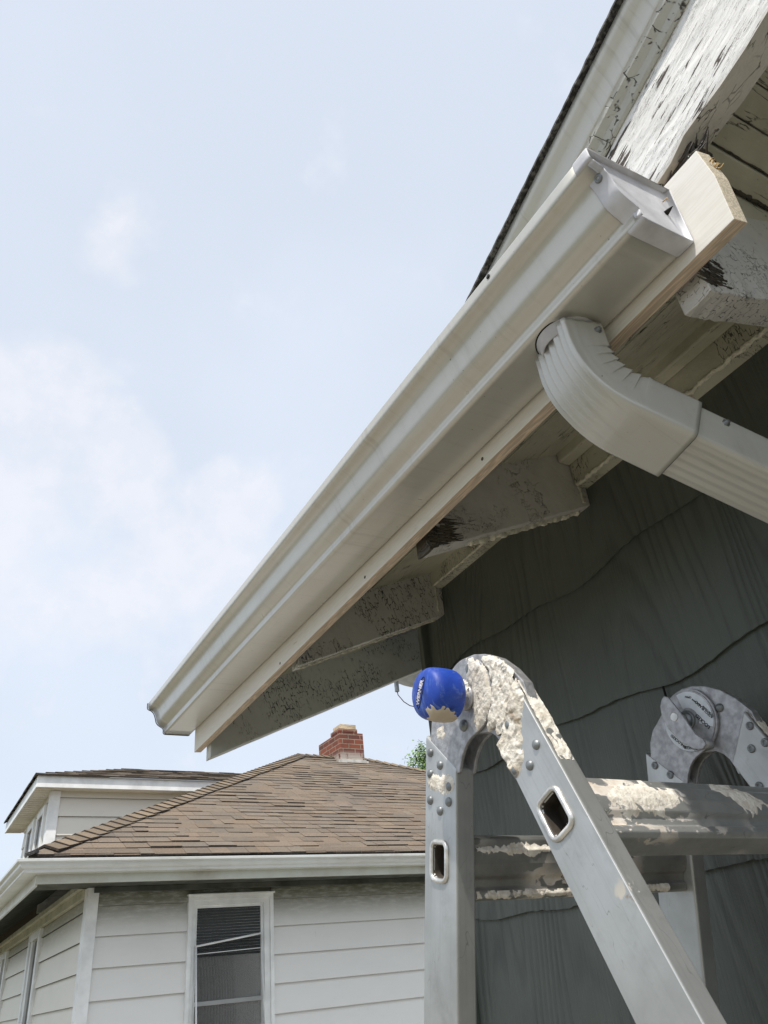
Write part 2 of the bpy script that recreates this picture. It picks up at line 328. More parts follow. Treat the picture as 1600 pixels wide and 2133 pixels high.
def m_glass():
    m, nt, b = new_mat('window_glass'); v = nt.co()
    c = nt.mix(nt.ramp(nt.noise(nt.warp(v, 4, .4), 11, 5, .6), .52, .72), (.003, .0035, .004), (.022, .024, .023))  # mottling painted into the colour for faint reflections on the pane
    fin(nt, b, c, .12, 0, nt.bump(nt.noise(v, 3, 2), .01, .1), **{'Specular IOR Level': .28}); return m
M['glass'] = m_glass()
M['blind'] = m_plain('blind_slat', (.032, .036, .036), .6)
def m_shingle(name, base):
    m, nt, b = new_mat(name); at = nt.n('VertexColor', layer_name='tone'); v = nt.co()
    g = nt.noise(v, 75, 4, .75); bl = nt.noise(v, 1.1, 3)
    c = nt.mix(1.0, at.outputs[0], base, 'MULTIPLY')
    c = nt.mix(nt.m('MULTIPLY', nt.ramp(g, .5, .68), .5), c, (.03, .025, .022)); c = nt.mix(nt.m('MULTIPLY', nt.ramp(g, .45, .3), .45), c, (.34, .25, .17))
    c = nt.mix(nt.m('MULTIPLY', nt.ramp(bl, .5, .7), .3), c, (.09, .075, .07))
    fin(nt, b, c, .95, 0, nt.bump(g, .006, .7)); return m
M['shingle'] = m_shingle('brown_shingle', (.182, .142, .104))
def m_brick():
    m, nt, b = new_mat('chimney_brick'); v = nt.co(); sx = nt.n('SeparateXYZ'); nt.l.new(v, sx.inputs[0]); cb = nt.n('CombineXYZ')
    nt.l.new(nt.m('ADD', sx.outputs[0], sx.outputs[1]), cb.inputs[0]); nt.l.new(sx.outputs[2], cb.inputs[1])
    br = nt.n('TexBrick'); nt.l.new(nt.warp(cb.outputs[0], 9, .012), br.inputs['Vector']); br.inputs['Scale'].default_value = 1
    br.inputs['Brick Width'].default_value = .215; br.inputs['Row Height'].default_value = .075; br.inputs['Mortar Size'].default_value = .007
    br.inputs['Color1'].default_value = (.25, .07, .04, 1); br.inputs['Color2'].default_value = (.13, .045, .035, 1); br.inputs['Mortar'].default_value = (.30, .23, .17, 1)
    soot = nt.ramp(nt.noise(v, 5, 4), .5, .75); c = nt.mix(nt.m('MULTIPLY', soot, .7), br.outputs[0], (.045, .04, .035))
    lime = nt.m('MULTIPLY', nt.ramp(sx.outputs[2], 4.93, 4.80), nt.ramp(nt.noise(nt.co((3, 3, 1)), 5, 4, .6), .36, .5)); c = nt.mix(lime, c, (.42, .37, .33))
    fin(nt, b, c, .9, 0, nt.bump(nt.m('SUBTRACT', 1, br.outputs[1]), .01, .6)); return m
M['brick'] = m_brick()
M['clay'] = m_plain('flue_clay', (.50, .40, .27), .85, 0, 30, .01, .3, 6)
M['metal'] = m_plain('flashing', (.62, .58, .52), .4, .5, 20, .003, .2, 10)
M['leaf'] = m_plain('tree_leaf', (.11, .20, .035), .6, 0, 0, 0, .45, 1.5)
M['bark'] = m_plain('bark', (.09, .07, .05), .9, 0, 12, .02, .3, 5)
M['dish'] = m_plain('dish_grey', (.40, .41, .42), .45, 0, 10, .001, .15, 9)

# ---------------------------------------------------------------- setting: ground
def grid_mesh(x0, x1, y0, y1, n, zf):
    mb = MB(); idx = {}
    for i in range(n + 1):
        for j in range(n + 1):
            x = x0 + (x1 - x0) * i / n; y = y0 + (y1 - y0) * j / n; idx[i, j] = mb.add([(x, y, zf(x, y))])
    for i in range(n):
        for j in range(n): mb.face((idx[i, j], idx[i + 1, j], idx[i + 1, j + 1], idx[i, j + 1]), 0, True)
    return mb
def m_ground():
    m, nt, b = new_mat('yard_ground'); v = nt.co()
    c = nt.mix(nt.ramp(nt.noise(v, .35, 5, .6), .42, .6), (.15, .125, .085), (.06, .085, .03)); c = nt.mix(nt.m('MULTIPLY', nt.noise(v, 30, 5, .7), .5), c, (.12, .11, .08))
    fin(nt, b, c, .95, 0, nt.bump(nt.noise(v, 12, 5), .05, .7)); return m
g = grid_mesh(-900, 900, -900, 900, 60, lambda x, y: -1.6).build('ground', m_ground()); g['kind'] = 'structure'
m, nt, b = new_mat('warm_bounce_concrete'); v = nt.co(); fin(nt, b, nt.mix(nt.noise(v, 3, 6, .7), (.30, .27, .225), (.22, .195, .16)), .9, 0, nt.bump(nt.noise(v, 60, 4), .003))
g = MB().box((-2.2, -2.5, -1.7), (1.0, 4.2, -1.56)).build('path', m, bevel=.01); g['kind'] = 'structure'  # unseen slab, added and toned to bounce warm light up under the gutter
m, nt, b = new_mat('bounce_slab_concrete'); v = nt.co(); fin(nt, b, nt.mix(nt.noise(v, 3, 6, .7), (.46, .44, .40), (.36, .34, .31)), .9, 0, nt.bump(nt.noise(v, 60, 4), .003))
g = MB().box((-6, 4.6, -1.7), (14, 6.9, -1.57)).build('bounce_slab', m, bevel=.01); g['kind'] = 'structure'  # unseen pale slab added to bounce sunlight onto the neighbour's wall

# ---------------------------------------------------------------- NEAR HOUSE
house = thing('house', 'near house with dark green shake wall under an open eave of peeling white rafters', 'house', (1.125, 1.70, -1.6))
WX = 1.125; YC = 1.70
def slopez(x): return .825 + .41 * (x - .68)
# wall: backing and three shake courses, each with a wavy lower edge
def wavy(z0, seed):
    return lambda y: z0 + .011 * math.sin(y * 9.5 + seed) + .006 * math.sin(y * 21 + seed * 2.3) + .0022 * noise.noise(Vector((y * 60, seed, 0)))
mb = MB(); mb.box((WX + .03, -3.5, -1.6), (WX + .16, YC - .004, 1.02))
lv = [1.0, .720, .442, .120, -.30, -.62, -.94, -1.26, -1.6]
for k in range(len(lv) - 1):
    f_ = wavy(lv[k + 1], k * 1.7 + .6); top = lv[k] + .03; N_ = 420
    ys = [-1.2 + (YC + 1.2) * i / N_ for i in range(N_ + 1)]
    a = mb.add([(WX + .0065 + .0005 * noise.noise(Vector((y * 90, k, 1))), y, f_(y)) for y in ys]); b_ = mb.add([(WX + .0165, y, top) for y in ys]); c_ = mb.add([(WX + .012, y, f_(y) + .0006) for y in ys])
    for i in range(N_): mb.face((a + i, a + i + 1, b_ + i + 1, b_ + i)); mb.face((a + i, c_ + i, c_ + i + 1, a + i + 1))
mb.box((WX + .004, -3.5, -1.6), (WX + .02, -1.2, 1.0))
mb.build('wall', M['shake'], house)
mb = MB()
mb = MB().box((WX + .0065, .928, .385), (WX + .012, .9289, .434)).build('butt_joint', M['dark'], house)
MB().box((WX - .012, YC - .022, -1.6), (WX + .03, YC, .93)).build('corner_trim', M['shake'], house, bevel=.003)
MB().prism([(WX + .03, YC, -1.6), (3.3, YC, -1.6), (3.3, YC, slopez(3.3)), (WX + .03, YC, slopez(WX + .03))], (0, .01, 0)).build('gable_wall', M['shake'], house)

def valley(x): return .18 + (1.06 - slopez(x)) / .394
# roof boards of the main eave (run along Y), slightly uneven, seen from below
xs = .605; k = 0
mbs = MB()
while xs < 1.24:
    wd = .102; x0, x1 = xs + .0012, xs + wd - .0012; dz = random.uniform(-.0025, .0025); y0 = max(.30, min(.42, .35))
    if xs > .66: y0 = .335
    mbs.prism([(x0, y0, slopez(x0) + dz), (x1, y0, slopez(x1) + dz + random.uniform(-.002, .002)), (x1, y0, slopez(x1) + .02), (x0, y0, slopez(x0) + .02)], (0, 2.36 - y0, 0))
    xs += wd; k += 1
mbs.build('roof_boards', M['deck'], house, bevel=.0012)
# upper roof skin with shingles (mostly unseen from the ground)
mb = MB(); mb.prism([(.62, .9, slopez(.62) + .022), (3.4, .9, slopez(3.4) + .022), (3.4, .9, slopez(3.4) + .040), (.62, .9, slopez(.62) + .036)], (0, 1.485, 0))
mb.prism([(1.26, -.2, slopez(1.26) + .022), (3.4, -.2, slopez(3.4) + .022), (3.4, -.2, slopez(3.4) + .040), (1.26, -.2, slopez(1.26) + .040)], (0, 1.1, 0))
mb.build('roof', M['shedge'], house)
# rafter tails: (far y, thickness, z at x=.68, slope, bottom drop, material)
def rafter(y1, th, zb, s, xa, xb, mat, name='rafter', rag=0, cut=None):
    mb = MB(); n_ = 44; y0 = y1 - th
    def pt(x, y, z, r=0): return (x + r * random.uniform(-1, 1), y + r * random.uniform(-1, 1), z + r * random.uniform(-1, 1))
    rings = []
    for i in range(n_ + 1):
        x = xa + (xb - xa) * i / n_; zz = zb + s * (x - .68); tz = slopez(x) + .004
        r = rag * (1.0 if x < xa + .08 else .35)
        tz = max(tz, zz + .12) if name == 'barge_board' else tz
        rings.append([pt(x, y0, zz, r), pt(x, (y0 + y1) / 2, zz - .0006, r), pt(x, y1, zz, r), (x, y1, tz), (x, y0, tz), pt(x, y0, (zz + tz) / 2, 0)])
    mb.sweep(rings, True, 0, False)
    return mb.build(name, mat, house, bevel=.0018)
rafter(.372, .045, .661, .315, .69, WX + .05, M['raft_white'], rag=.0016)
o = rafter(1.02, .042, .662, .44, .69, WX + .05, M['raft_white'], rag=.0009); o.data.materials.append(M['rot'])
for p_ in o.data.polygons:
    if p_.center.x + WX < .705 + .02 * noise.noise(p_.center * 40): p_.material_index = 1
rafter(1.627, .042, .673, .44, .69, WX + .05, M['raft_crk'], rag=.0009)
o = rafter(2.29, .045, .641, .447, .682, 3.2, M['barge'], 'barge_board', rag=.0012)
# lumpy caulk / thick paint lines under the rafters and along the frieze
def lump(pts, r, name='caulk_bead', mat='caulk', seed=0):
    mb = MB(); P = [Vector(a) for a in pts]; out = []; rr = []
    for a, b_ in zip(P, P[1:]):
        n_ = max(2, int((b_ - a).length / .0045))
        for i in range(n_):
            p = a.lerp(b_, i / n_); q = noise.noise_vector(p * 95 + Vector((seed, 0, 0))); out.append(p + q * r * .55); rr.append(r * (.62 + .9 * abs(noise.noise(p * 130 + Vector((0, seed, 0))))))
    mb.tube(out, rr, 7); return mb.build(name, M[mat], house)
def rz(x, zb, s): return zb + s * (x - .68)
lump([(.80, 1.002, rz(.80, .662, .44)), (1.12, 1.002, rz(1.12, .662, .44))], .009, seed=1)
lump([(.70, 1.606, rz(.70, .673, .44)), (1.12, 1.606, rz(1.12, .673, .44))], .005, seed=2)
# frieze boards along the top of the wall
FR = MB(); FR.box((WX - .022, .372, .905), (WX + .02, .975, 1.03)); FR.box((WX - .020, 1.022, .953), (WX + .02, 1.583, 1.03)); FR.box((WX - .020, 1.628, .93), (WX + .02, YC - .002, 1.03)); FR.box((WX - .022, -1.2, .905), (WX + .02, .325, 1.2))
FR.build('frieze', M['frieze'], house, bevel=.002)
FR = MB(); FR.box((WX - .055, .373, .958), (WX - .0225, .974, 1.02)); FR.build('frieze', M['deck'], house, bevel=.004)
lump([(WX - .02, .372, .906), (WX - .02, .975, .905)], .006, seed=3); lump([(WX - .018, 1.022, .954), (WX - .018, 1.58, .954)], .0045, seed=4)
lump([(WX - .006, .978, .92), (WX - .006, .980, .86)], .005, seed=5); lump([(WX - .008, 1.583, .955), (WX - .008, 1.584, .875)], .003, seed=6)

# cross gable: rake assembly rising towards the viewer; soffit boards run along X
def rk(y): return 1.046 - .394 * (y - .18)      # top of rake board
prof = [(-1.3, 1.30), (-.6, 1.13), (-.2, 1.018), (.0, .95), (.06, .922), (.12, .9005), (.16, .886), (.20, .876), (.235, .871), (.262, .866), (.29, .849), (.315, .842), (.36, .834), (.64, .832)]
def beam_bottom(y):
    for (a, za), (b_, zb) in zip(prof, prof[1:]):
        if a <= y <= b_: return za + (zb - za) * (y - a) / (b_ - a)
    return prof[-1][1]
mb = MB(); N_ = 330; K = 44; ys = [-1.3 + (.64 + 1.3) * i / 120 for i in range(121)] ; ys = [y for y in ys if y < -.05] + [-.05 + .69 * i / N_ for i in range(N_ + 1)]
rows = []
for y in ys:
    zb, zt = beam_bottom(y), rk(y) + .01; ring = []
    for j in range(K + 1):
        t = j / K; z = zb + (zt - zb) * t; p = Vector((0, y * 7, z * 40))
        d = .0011 * noise.noise(p) + .0007 * noise.noise(Vector((3, y * 18, z * 120))); ed = max(0, 1 - t * 22) * .004 * (.5 + noise.noise(Vector((9, y * 30, 0))))
        ring.append((.66 + d + ed, y, z))
    rows.append(ring)
mb.sweep(rows, False, 0, True)
o = mb.build('rake_board', [M['peel']], house)
mb = MB(); rings = [[(.661, y, beam_bottom(y)), (.703, y, beam_bottom(y) + .002 * noise.noise(Vector((y * 30, 0, 0)))), (.703, y, rk(y) + .01), (.662, y, rk(y) + .01)] for y in ys]
mb.sweep(rings, True, 0, False).build('rake_core', M['beamside'], house)
def rake_strip(name, mat, prof2, jag=0, ya=-1.3, yb=.70, n_=160, bev=0):
    mb = MB(); rings = []
    for i in range(n_ + 1):
        y = ya + (yb - ya) * i / n_; j_ = (jag * 2.2 * noise.noise(Vector((math.floor(y / .142) * 3.7, 4, 0))) + jag * .35 * noise.noise(Vector((y * 60, 1, 0)))) if jag else 0
        rings.append([(x - (j_ if q < 2 else 0), y, rk(y) + dz) for q, (x, dz) in enumerate(prof2)])
    return mb.sweep(rings, True, 0, False).build(name, mat, house, bevel=bev)
rake_strip('rake_moulding', M['mould'], [(.657, -.004), (.653, .0), (.650, .012), (.641, .022), (.638, .036), (.66, .05), (.665, 0)], bev=.0008)
o = rake_strip('drip_edge', M['drip'], [(.6395, .030), (.6375, .033), (.6365, .040), (.6345, .052), (.629, .064), (.622, .071), (.6195, .078), (.6185, .088), (.665, .090), (.665, .04)])
for p in o.data.polygons: p.use_smooth = True
rake_strip('shingle_edge', M['shedge'], [(.610, .0895), (.611, .0960), (.70, .099), (.70, .0905)], jag=.0032, n_=700)
# gable roof skin + soffit boards
mb = MB(); mb.prism([(.67, -1.3, rk(-1.3) + .04), (.67, .60, rk(.60) + .04), (1.25, .10, rk(.10) + .04), (2.6, -1.3, rk(-1.3) + .04)], (0, 0, .045)); mb.build('gable_roof', M['shedge'], house)
mb = MB(); yb = [-1.2, -1.1, -1.0, -.9, -.8, -.7, -.6, -.5, -.4, -.3, -.22, -.13, -.05, .03, .11, .165, .21, .2527, .294, .331]
for i, (a, b_) in enumerate(zip(yb, yb[1:])):
    dz = (i % 3 - 1) * .0016; g_ = .0007
    mb.prism([(.703, a + g_, rk(a + g_) - .004 + dz), (.703, b_ - g_, rk(b_ - g_) + .004 + dz - .004), (.703, b_ - g_, rk(b_) + .035), (.703, a + g_, rk(a) + .035)], (.9, 0, 0))
mb.build('gable_soffit', M['gdeck'], house, bevel=.002)
MB().box((.703, .3315, .80), (1.6, .3365, 1.02)).build('blocking', M['gdeck'], house)
lump([(.72, .292, rk(.292)), (1.3, .292, rk(.292))], .0018, 'caulk_bead', 'rot', 8); lump([(.72, .327, rk(.327) - .004), (1.3, .327, rk(.327) - .004)], .0035, 'caulk_bead', 'rot', 9)
lump([(.72, .2527, rk(.2527)), (1.3, .2527, rk(.2527))], .0014, 'caulk_bead', 'rot', 7)
# rotten old wood between the rake board and the new fascia
mb = MB()
for i in range(70):
    y = random.uniform(.255, .40); z = random.uniform(.822, .85); d_ = random.uniform(.006, .03)
    mb.tube([(random.uniform(.664, .69), y, z), (random.uniform(.662, .69), y - d_, z + random.uniform(-.004, .014) + d_ * .35)], [.0022, .0007], 4)
mb.box((.672, .262, .812), (.71, .60, .862)); mb.build('rotten_wood', M['rot'], house)
mb = MB()
for i in range(60):
    x = random.uniform(.69, .74); z = .67 + .32 * (x - .68) + random.uniform(0, .05); mb.tube([(x, .3268, z), (x - random.uniform(.01, .03), .3255, z + random.uniform(-.006, .006))], [.0016, .0005], 4)
mb.build('rafter_splinters', M['rot'], house)
mb = MB()                                                   # charred, rotten foot of the middle rafter
for i in range(90):
    x = random.uniform(.683, .74); z = .668 + .44 * (x - .68) + random.uniform(0, .05); mb.tube([(x, .9785, z), (x + random.uniform(.01, .045), .9772, z + random.uniform(.002, .012))], [.0028, .0006], 4)
mb.build('rotten_foot', M['rot'], house)

# new pine fascia board with sawn near end
mb = MB(); F0, F1 = .252, 2.335
loop = [(.657, F0 + .003, .690), (.657, F0 - .001, .765), (.657, F0 + .004, .823), (.657, F1, .812), (.657, F1, .680)]
k = len(loop); n0 = mb.add(loop); mb.add([(x + .020, y - .003, z) for x, y, z in loop])
for i in range(k):
    j = (i + 1) % k; mi = {0: 2, 1: 2, 2: 1, 3: 2, 4: 1}[i]; mb.face((n0 + i, n0 + j, n0 + k + j, n0 + k + i), mi)
mb.face([n0 + i for i in range(k)], 0); mb.face([n0 + k + i for i in range(k)], 1)
fas = mb.build('fascia_board', [M['primed'], M['pine'], M['pinecut']], house, bevel=.0008)
lab(fas, 'new white primed pine fascia board with raw lower edge')
mb = MB()
for i in range(6):
    y = F0 - .001; z = .792 + random.uniform(-.006, .006); x = .668 + random.uniform(-.006, .006); P = [Vector((x, y, z))]
    for q in range(3): P.append(P[-1] + Vector((random.uniform(-.002, .003), random.uniform(-.003, -.0008), random.uniform(-.002, .003))))
    mb.tube(P, [.0012, .0009, .0006, .0003], 4)
mb.build('wood_shaving', M['splinter'], house)
for (y, z) in ((1.165, .699), (1.62, .694), (.75, .702)):
    MB().lathe((.6568, y, z), (-1, 0, 0), [(-.002, .003), (.0004, .003), (.0006, .0012), (-.0005, .0008)], 10).build('nail_head', M['rubber'], house)

# ---------------------------------------------------------------- RAIN GUTTER
gut = thing('rain_gutter', 'short off-white aluminium gutter screwed to the new fascia board overhead', 'gutter', (.655, .3065, .7076))
GY0, GY1 = .3065, 2.386
def gz(y): return .7076 + (.7477 - .7076) * (y - GY0) / (GY1 - GY0)
raw = [(0.0, .108), (0.0, .004), (-.002, .0008), (-.0055, 0), (-.0075, 0), (-.0740, 0.0), (-.0755, 0.0), (-.0790, .0004), (-.0822, .0022), (-.0834, .0052), (-.0835, .0085), (-.0835, .0125), (-.0845, .0165)]
def bez(p0, p1, p2, p3, n_=9):
    out = []
    for i in range(1, n_ + 1):
        t = i / n_; out.append(tuple((1 - t) ** 3 * a + 3 * t * (1 - t) ** 2 * b_ + 3 * t * t * (1 - t) * c + t ** 3 * d for a, b_, c, d in zip(p0, p1, p2, p3)))
    return out
raw += bez((-.0845, .0165), (-.090, .024), (-.104, .024), (-.1085, .040)) + bez((-.1085, .040), (-.112, .056), (-.116, .069), (-.128, .073)) + bez((-.128, .073), (-.133, .0745), (-.136, .076), (-.1368, .080), 4)
raw += [(-.1370, .0815), (-.13705, .0825), (-.1372, .0930), (-.1372, .0940), (-.1366, .0954), (-.1360, .0956), (-.126, .0956), (-.1255, .088)]
mb = MB(); ny = 40
mb.sweep([[(.655 + x + .0009 * noise.noise(Vector((y * 2.2, x * 9, 0))), y, gz(y) + z + (.0012 * noise.noise(Vector((y * 2.6, 5, 0))) if x < -.01 else 0)) for x, z in raw] for y in [GY0 + .003 + (GY1 - GY0 - .003) * i / ny for i in range(ny + 1)]], False, 0, True)
tr = mb.build('trough', M['gut'], gut, solid=.0009)
mb = MB(); q = [(.655 + x * 1.01 - .0008, GY1 + .0005, gz(GY1) + z - .0012) for x, z in raw[1:-2]]; mb.tube(q, .0013, 6); mb.build('end_sealant', M['dark'], gut)
# near end cap: recessed plate + flange that wraps the profile
def capring(off, y, top):
    out = []; P = [(x, z) for x, z in raw[1:] if z < .0958 and not (x > -.1262 and z > .08)]
    P = [(0.0, .100)] + P
    cx = sum(p[0] for p in P) / len(P); cz = sum(p[1] for p in P) / len(P)
    for i, (x, z) in enumerate(P):
        a = Vector(P[max(i - 1, 0)]); b_ = Vector(P[min(i + 1, len(P) - 1)]); t = (b_ - a).normalized(); nn = Vector((-t.y, t.x))
        if nn.dot(Vector((x - cx, z - cz))) < 0: nn = -nn
        out.append((.655 + x + nn.x * off, y, gz(GY0) + z + nn.y * off))
    return out
mb = MB()
r0 = capring(.0004, GY0 + .007, 0); r0b = capring(-.0030, GY0 + .0035, 0)
mb.sweep([capring(.0012, GY0 + .022, 0), capring(.0016, GY0 + .020, 0), capring(.0018, GY0 + .004, 0), capring(.0014, GY0 - .0016, 0), capring(.0004, GY0 - .0028, 0), capring(-.0008, GY0 - .0014, 0), capring(-.0014, GY0 + .0034, 0), capring(-.004, GY0 + .0046, 0)], True, 0, True, caps=False)
pl = capring(-.003, GY0 + .0044, 0); n0 = mb.add(pl); mb.face([n0 + i for i in range(len(pl))])
cap = mb.build('end_cap', M['cap'], gut); lab(cap, 'grey end cap with folded flange')
mb = MB(); c = Vector((.655 - .1175, GY0 + .009, gz(GY0) + .0650)); ax = Vector((-.93, 0, -.37)).normalized()
mb.lathe(c - ax * .003, ax, [(0, .0058), (.0042, .0058), (.0062, .0046), (.0064, .0024), (.0044, .0020)], 18); mb.build('screw', M['rivet'], cap)
mb = MB(); mb.lathe((.655 - .018, GY0 + .0046, gz(GY0) + .052), (0, -1, 0), [(0, .0036), (.006, .0022), (.011, .0004)], 10); mb.build('screw_tip', M['dark'], cap)
mb = MB(); mb.tube([(.638, GY0 + .003, .780), (.641, GY0 - .003, .783), (.643, GY0 - .002, .779)], [.0009, .0007, .0004], 5); mb.build('wood_chip', M['splinter'], gut)
mb = MB(); mb.lathe((.655 - .1378, .505, gz(.505) + .089), (-1, 0, 0), [(0, .0035), (.0006, .0035), (.0007, .0004)], 10); mb.build('lip_hole', M['dark'], gut)
# outlet collar
OC = Vector((.6185, .492, 0)); mb = MB()
mb.lathe((OC.x, OC.y, gz(.49) - .0004), (0, 0, -1), [(-.002, .0405), (.0016, .0405), (.0022, .0385), (.018, .036), (.018, .034), (-.002, .034)], 40)
mb.build('outlet', M['cap'], gut)
mb = MB(); mb.lathe((OC.x, OC.y, gz(.49) - .0003), (0, 0, -1), [(-.001, .0425), (.0006, .0425), (.0007, .040)], 40); mb.build('outlet_sealant', M['dark'], gut)

# ---------------------------------------------------------------- DOWNSPOUT
ds = thing('downspout', 'off-white downspout elbow and pipe turning from the gutter towards the green wall', 'downspout', (OC.x, OC.y, .60))
hdir = Vector((.974, -.226, 0)); sdir = Vector((.226, .974, 0)); up = Vector((0, 0, 1)); DIP = math.radians(26)
def frame_path():
    out = []; z = .703
    for i in range(7): out.append((Vector((OC.x, OC.y, z)), 0.0)); z -= .005
    z0 = out[-1][0].z; r = .098; A = math.pi / 2 - DIP; n_ = 150
    for i in range(1, n_ + 1):
        a = A * i / n_; out.append((Vector((OC.x, OC.y, z0)) + hdir * (r * (1 - math.cos(a))) - up * (r * math.sin(a)), a))
    p, a = out[-1]; d = hdir * math.sin(a) - up * math.cos(a)
    for i in range(1, 13): out.append((p + d * (.006 * i), a))
    return out
def spout_ring(p, a, W_, T_, pl_=0, cor=0, fade=1.0, phase=0):
    """W_ along sdir, T_ in the bend plane; corrugations on the outer wide face, pleats on the inner one"""
    e = hdir * math.cos(a) + up * math.sin(a); out = []; hw, ht = W_ / 2, T_ / 2; rc = .0075; pts = []
    def side(a0, a1, n_):
        return [a0 + (a1 - a0) * i / n_ for i in range(n_ + 1)]
    for s_ in side(-hw + rc, hw - rc, 48):      # outer face
        c_ = cor * (.5 - .5 * math.cos((s_ + hw) / W_ * 2 * math.pi * 6)) ** .7; pts.append((s_, -ht + c_ * .0036))
    for i in range(1, 5): t = math.pi / 2 * i / 5; pts.append((hw - rc + rc * math.sin(t), -ht + rc - rc * math.cos(t)))
    for s_ in side(-ht + rc, ht - rc, 8): pts.append((hw, s_))
    for i in range(1, 5): t = math.pi / 2 * i / 5; pts.append((hw - rc + rc * math.cos(t), ht - rc + rc * math.sin(t)))
    for s_ in side(hw - rc, -hw + rc, 26):
        c_ = cor * (.5 - .5 * math.cos((s_ + hw) / W_ * 2 * math.pi * 6)); pts.append((s_, ht - c_ * .002))
    for i in range(1, 5): t = math.pi / 2 * i / 5; pts.append((-hw + rc - rc * math.sin(t), ht - rc + rc * math.cos(t)))
    for s_ in side(ht - rc, -ht + rc, 8): pts.append((-hw - (cor * .0012 * (.5 - .5 * math.cos(s_ / T_ * 2 * math.pi * 4)) if abs(s_) < ht else 0) * -1, s_))
    for i in range(1, 5): t = math.pi / 2 * i / 5; pts.append((-hw + rc - rc * math.cos(t), -ht + rc - rc * math.sin(t)))
    for s_, t_ in pts:
        k_ = 0
        if pl_: k_ = pl_ * max(0, (t_ + ht * .15) / (ht * 1.15)) ** .8
        # inner fold pleats pinch the section inwards
        sc2 = 1 - k_ * .055; out.append(p + sdir * (s_ * sc2) + e * (t_ - k_ * .0034))
    return out
path = frame_path(); rings = []; N_ = len(path)
for i, (p, a) in enumerate(path):
    pl_ = 0
    if 24 <= i <= 156:
        ph = ((i - 24) / 22.0) % 1; pl_ = (1 - ph) ** 1.5 if ph > .04 else -.30 * (1 if ph < .02 else .3)
        if ph > .93: pl_ = -.34 * math.sin((ph - .93) / .07 * math.pi / 2)
    cor = max(0, min(1, (145 - i) / 70)); grow = 1 + .075 * max(0, (i - 90) / 80)
    rings.append(spout_ring(p, a, .083 * grow, .062 * grow, pl_, cor))
elb = MB().sweep(rings, True, 0, True, caps=False).build('elbow', M['spout'], ds, solid=.0009); lab(elb, 'pleated corrugated elbow')
p, a = path[-9]; d = hdir * math.sin(a) - up * math.cos(a)
MB().sweep([spout_ring(p + d * t, a, .080, .059, 0, .25) for t in (0, .05, .1, .2, .3, .40)], True, 0, True, caps=False).build('pipe', M['spout'], ds, solid=.0009)
pe = p + d * .40; 
MB().sweep([spout_ring(path[-1][0] + d * t_, a, .0892 - q_, .0667 - q_) for t_, q_ in ((-.004, .002), (.0010, .0022), (.0016, .004), (.0014, .010))], True, 0, True, caps=False).build('joint_gap', M['dark'], ds)
mb = MB(); mb.sweep([spout_ring(pe + up * -.0 + d * (-.01), a, .083, .062), spout_ring(pe + d * .015, a, .083, .062), spout_ring(Vector((pe.x + .028, pe.y - .007, pe.z - .05)), .35, .083, .062), spout_ring(Vector((pe.x + .032, pe.y - .008, pe.z - .09)), 0, .083, .062), spout_ring(Vector((pe.x + .032, pe.y - .008, -1.45)), 0, .08, .058)], True, 0, True, caps=False)
mb.build('lower_pipe', M['spout'], ds, solid=.0009)
def screwhead(c, ax, parent, r=.0052):
    mb = MB(); c = Vector(c); ax = Vector(ax).normalized(); mb.lathe(c - ax * .001, ax, [(0, r * 1.3), (.0012, r * 1.3), (.0014, r * .8), (.0048, r * .75), (.0052, r * .3)], 6); return mb.build('screw', M['rivet'], parent)
i_ = 3; pp, aa = path[i_]; screwhead(pp - sdir * .0422 + hdir * .018, -sdir, elb, .0042)
pc = p + d * .085; e_ = hdir * math.cos(a) + up * math.sin(a); screwhead(pc - sdir * .0405 + e_ * .018, -sdir, bpy.data.objects['pipe'], .0045)

# ---------------------------------------------------------------- LADDER
TH = .04; LW = .44; EX = Vector((math.cos(TH), math.sin(TH), 0)); EY = Vector((-math.sin(TH), math.cos(TH), 0)); LO = Vector((.5813, .7549, .3133))
def lp(u, v, off=0): return LO + EY * u + Vector((0, 0, v)) + EX * off
lad = thing('articulated_ladder', 'paint-splattered aluminium folding ladder with blue lock knob beside the green wall', 'ladder', tuple(lp(.0, -1.9133, .22)))
HC = (.033, .005)
def lprism(mb, pts, o0, o1, mi=0, capmi=None): return mb.prism([lp(u, v, o0) for u, v in pts], EX * (o1 - o0), mi, False, capmi)
LEN = 1.60
def rail(side, kind):
    mb = MB()
    if kind == 'v': top = [(.1348, -.0155), (.0764, -.0766)]; sl_ = -.243
    else: top = [(-.0160, -.0745), (-.0640, -.0090)]; sl_ = .42
    vb = -1.9133 + .34
    bot = [(top[1][0] + sl_ * (vb - top[1][1]), vb), (top[0][0] + sl_ * (vb - top[0][1]), vb)]
    if kind == 'v': pts = [top[0], top[1], bot[0], bot[1]]
    else: pts = [top[0], top[1], bot[0], bot[1]]
    o0 = 0 if side == 'L' else LW
    lprism(mb, pts, o0, o0 + .030)
    o = mb.build('rail', M['rail_v' if kind == 'v' else 'rail_s'], lad, bevel=.0035, seg=3)
    return o
def rrect(cu, cv, hu, hv, ang, r=.010, n_=6):
    out = []
    for (sx, sy, a0) in ((1, 1, 0), (-1, 1, 90), (-1, -1, 180), (1, -1, 270)):
        for i in range(n_ + 1):
            t = math.radians(a0 + 90 * i / n_); x = sx * (hu - r) + r * math.cos(t); y = sy * (hv - r) + r * math.sin(t)
            out.append((cu + x * math.cos(ang) - y * math.sin(ang), cv + x * math.sin(ang) + y * math.cos(ang)))
    return out
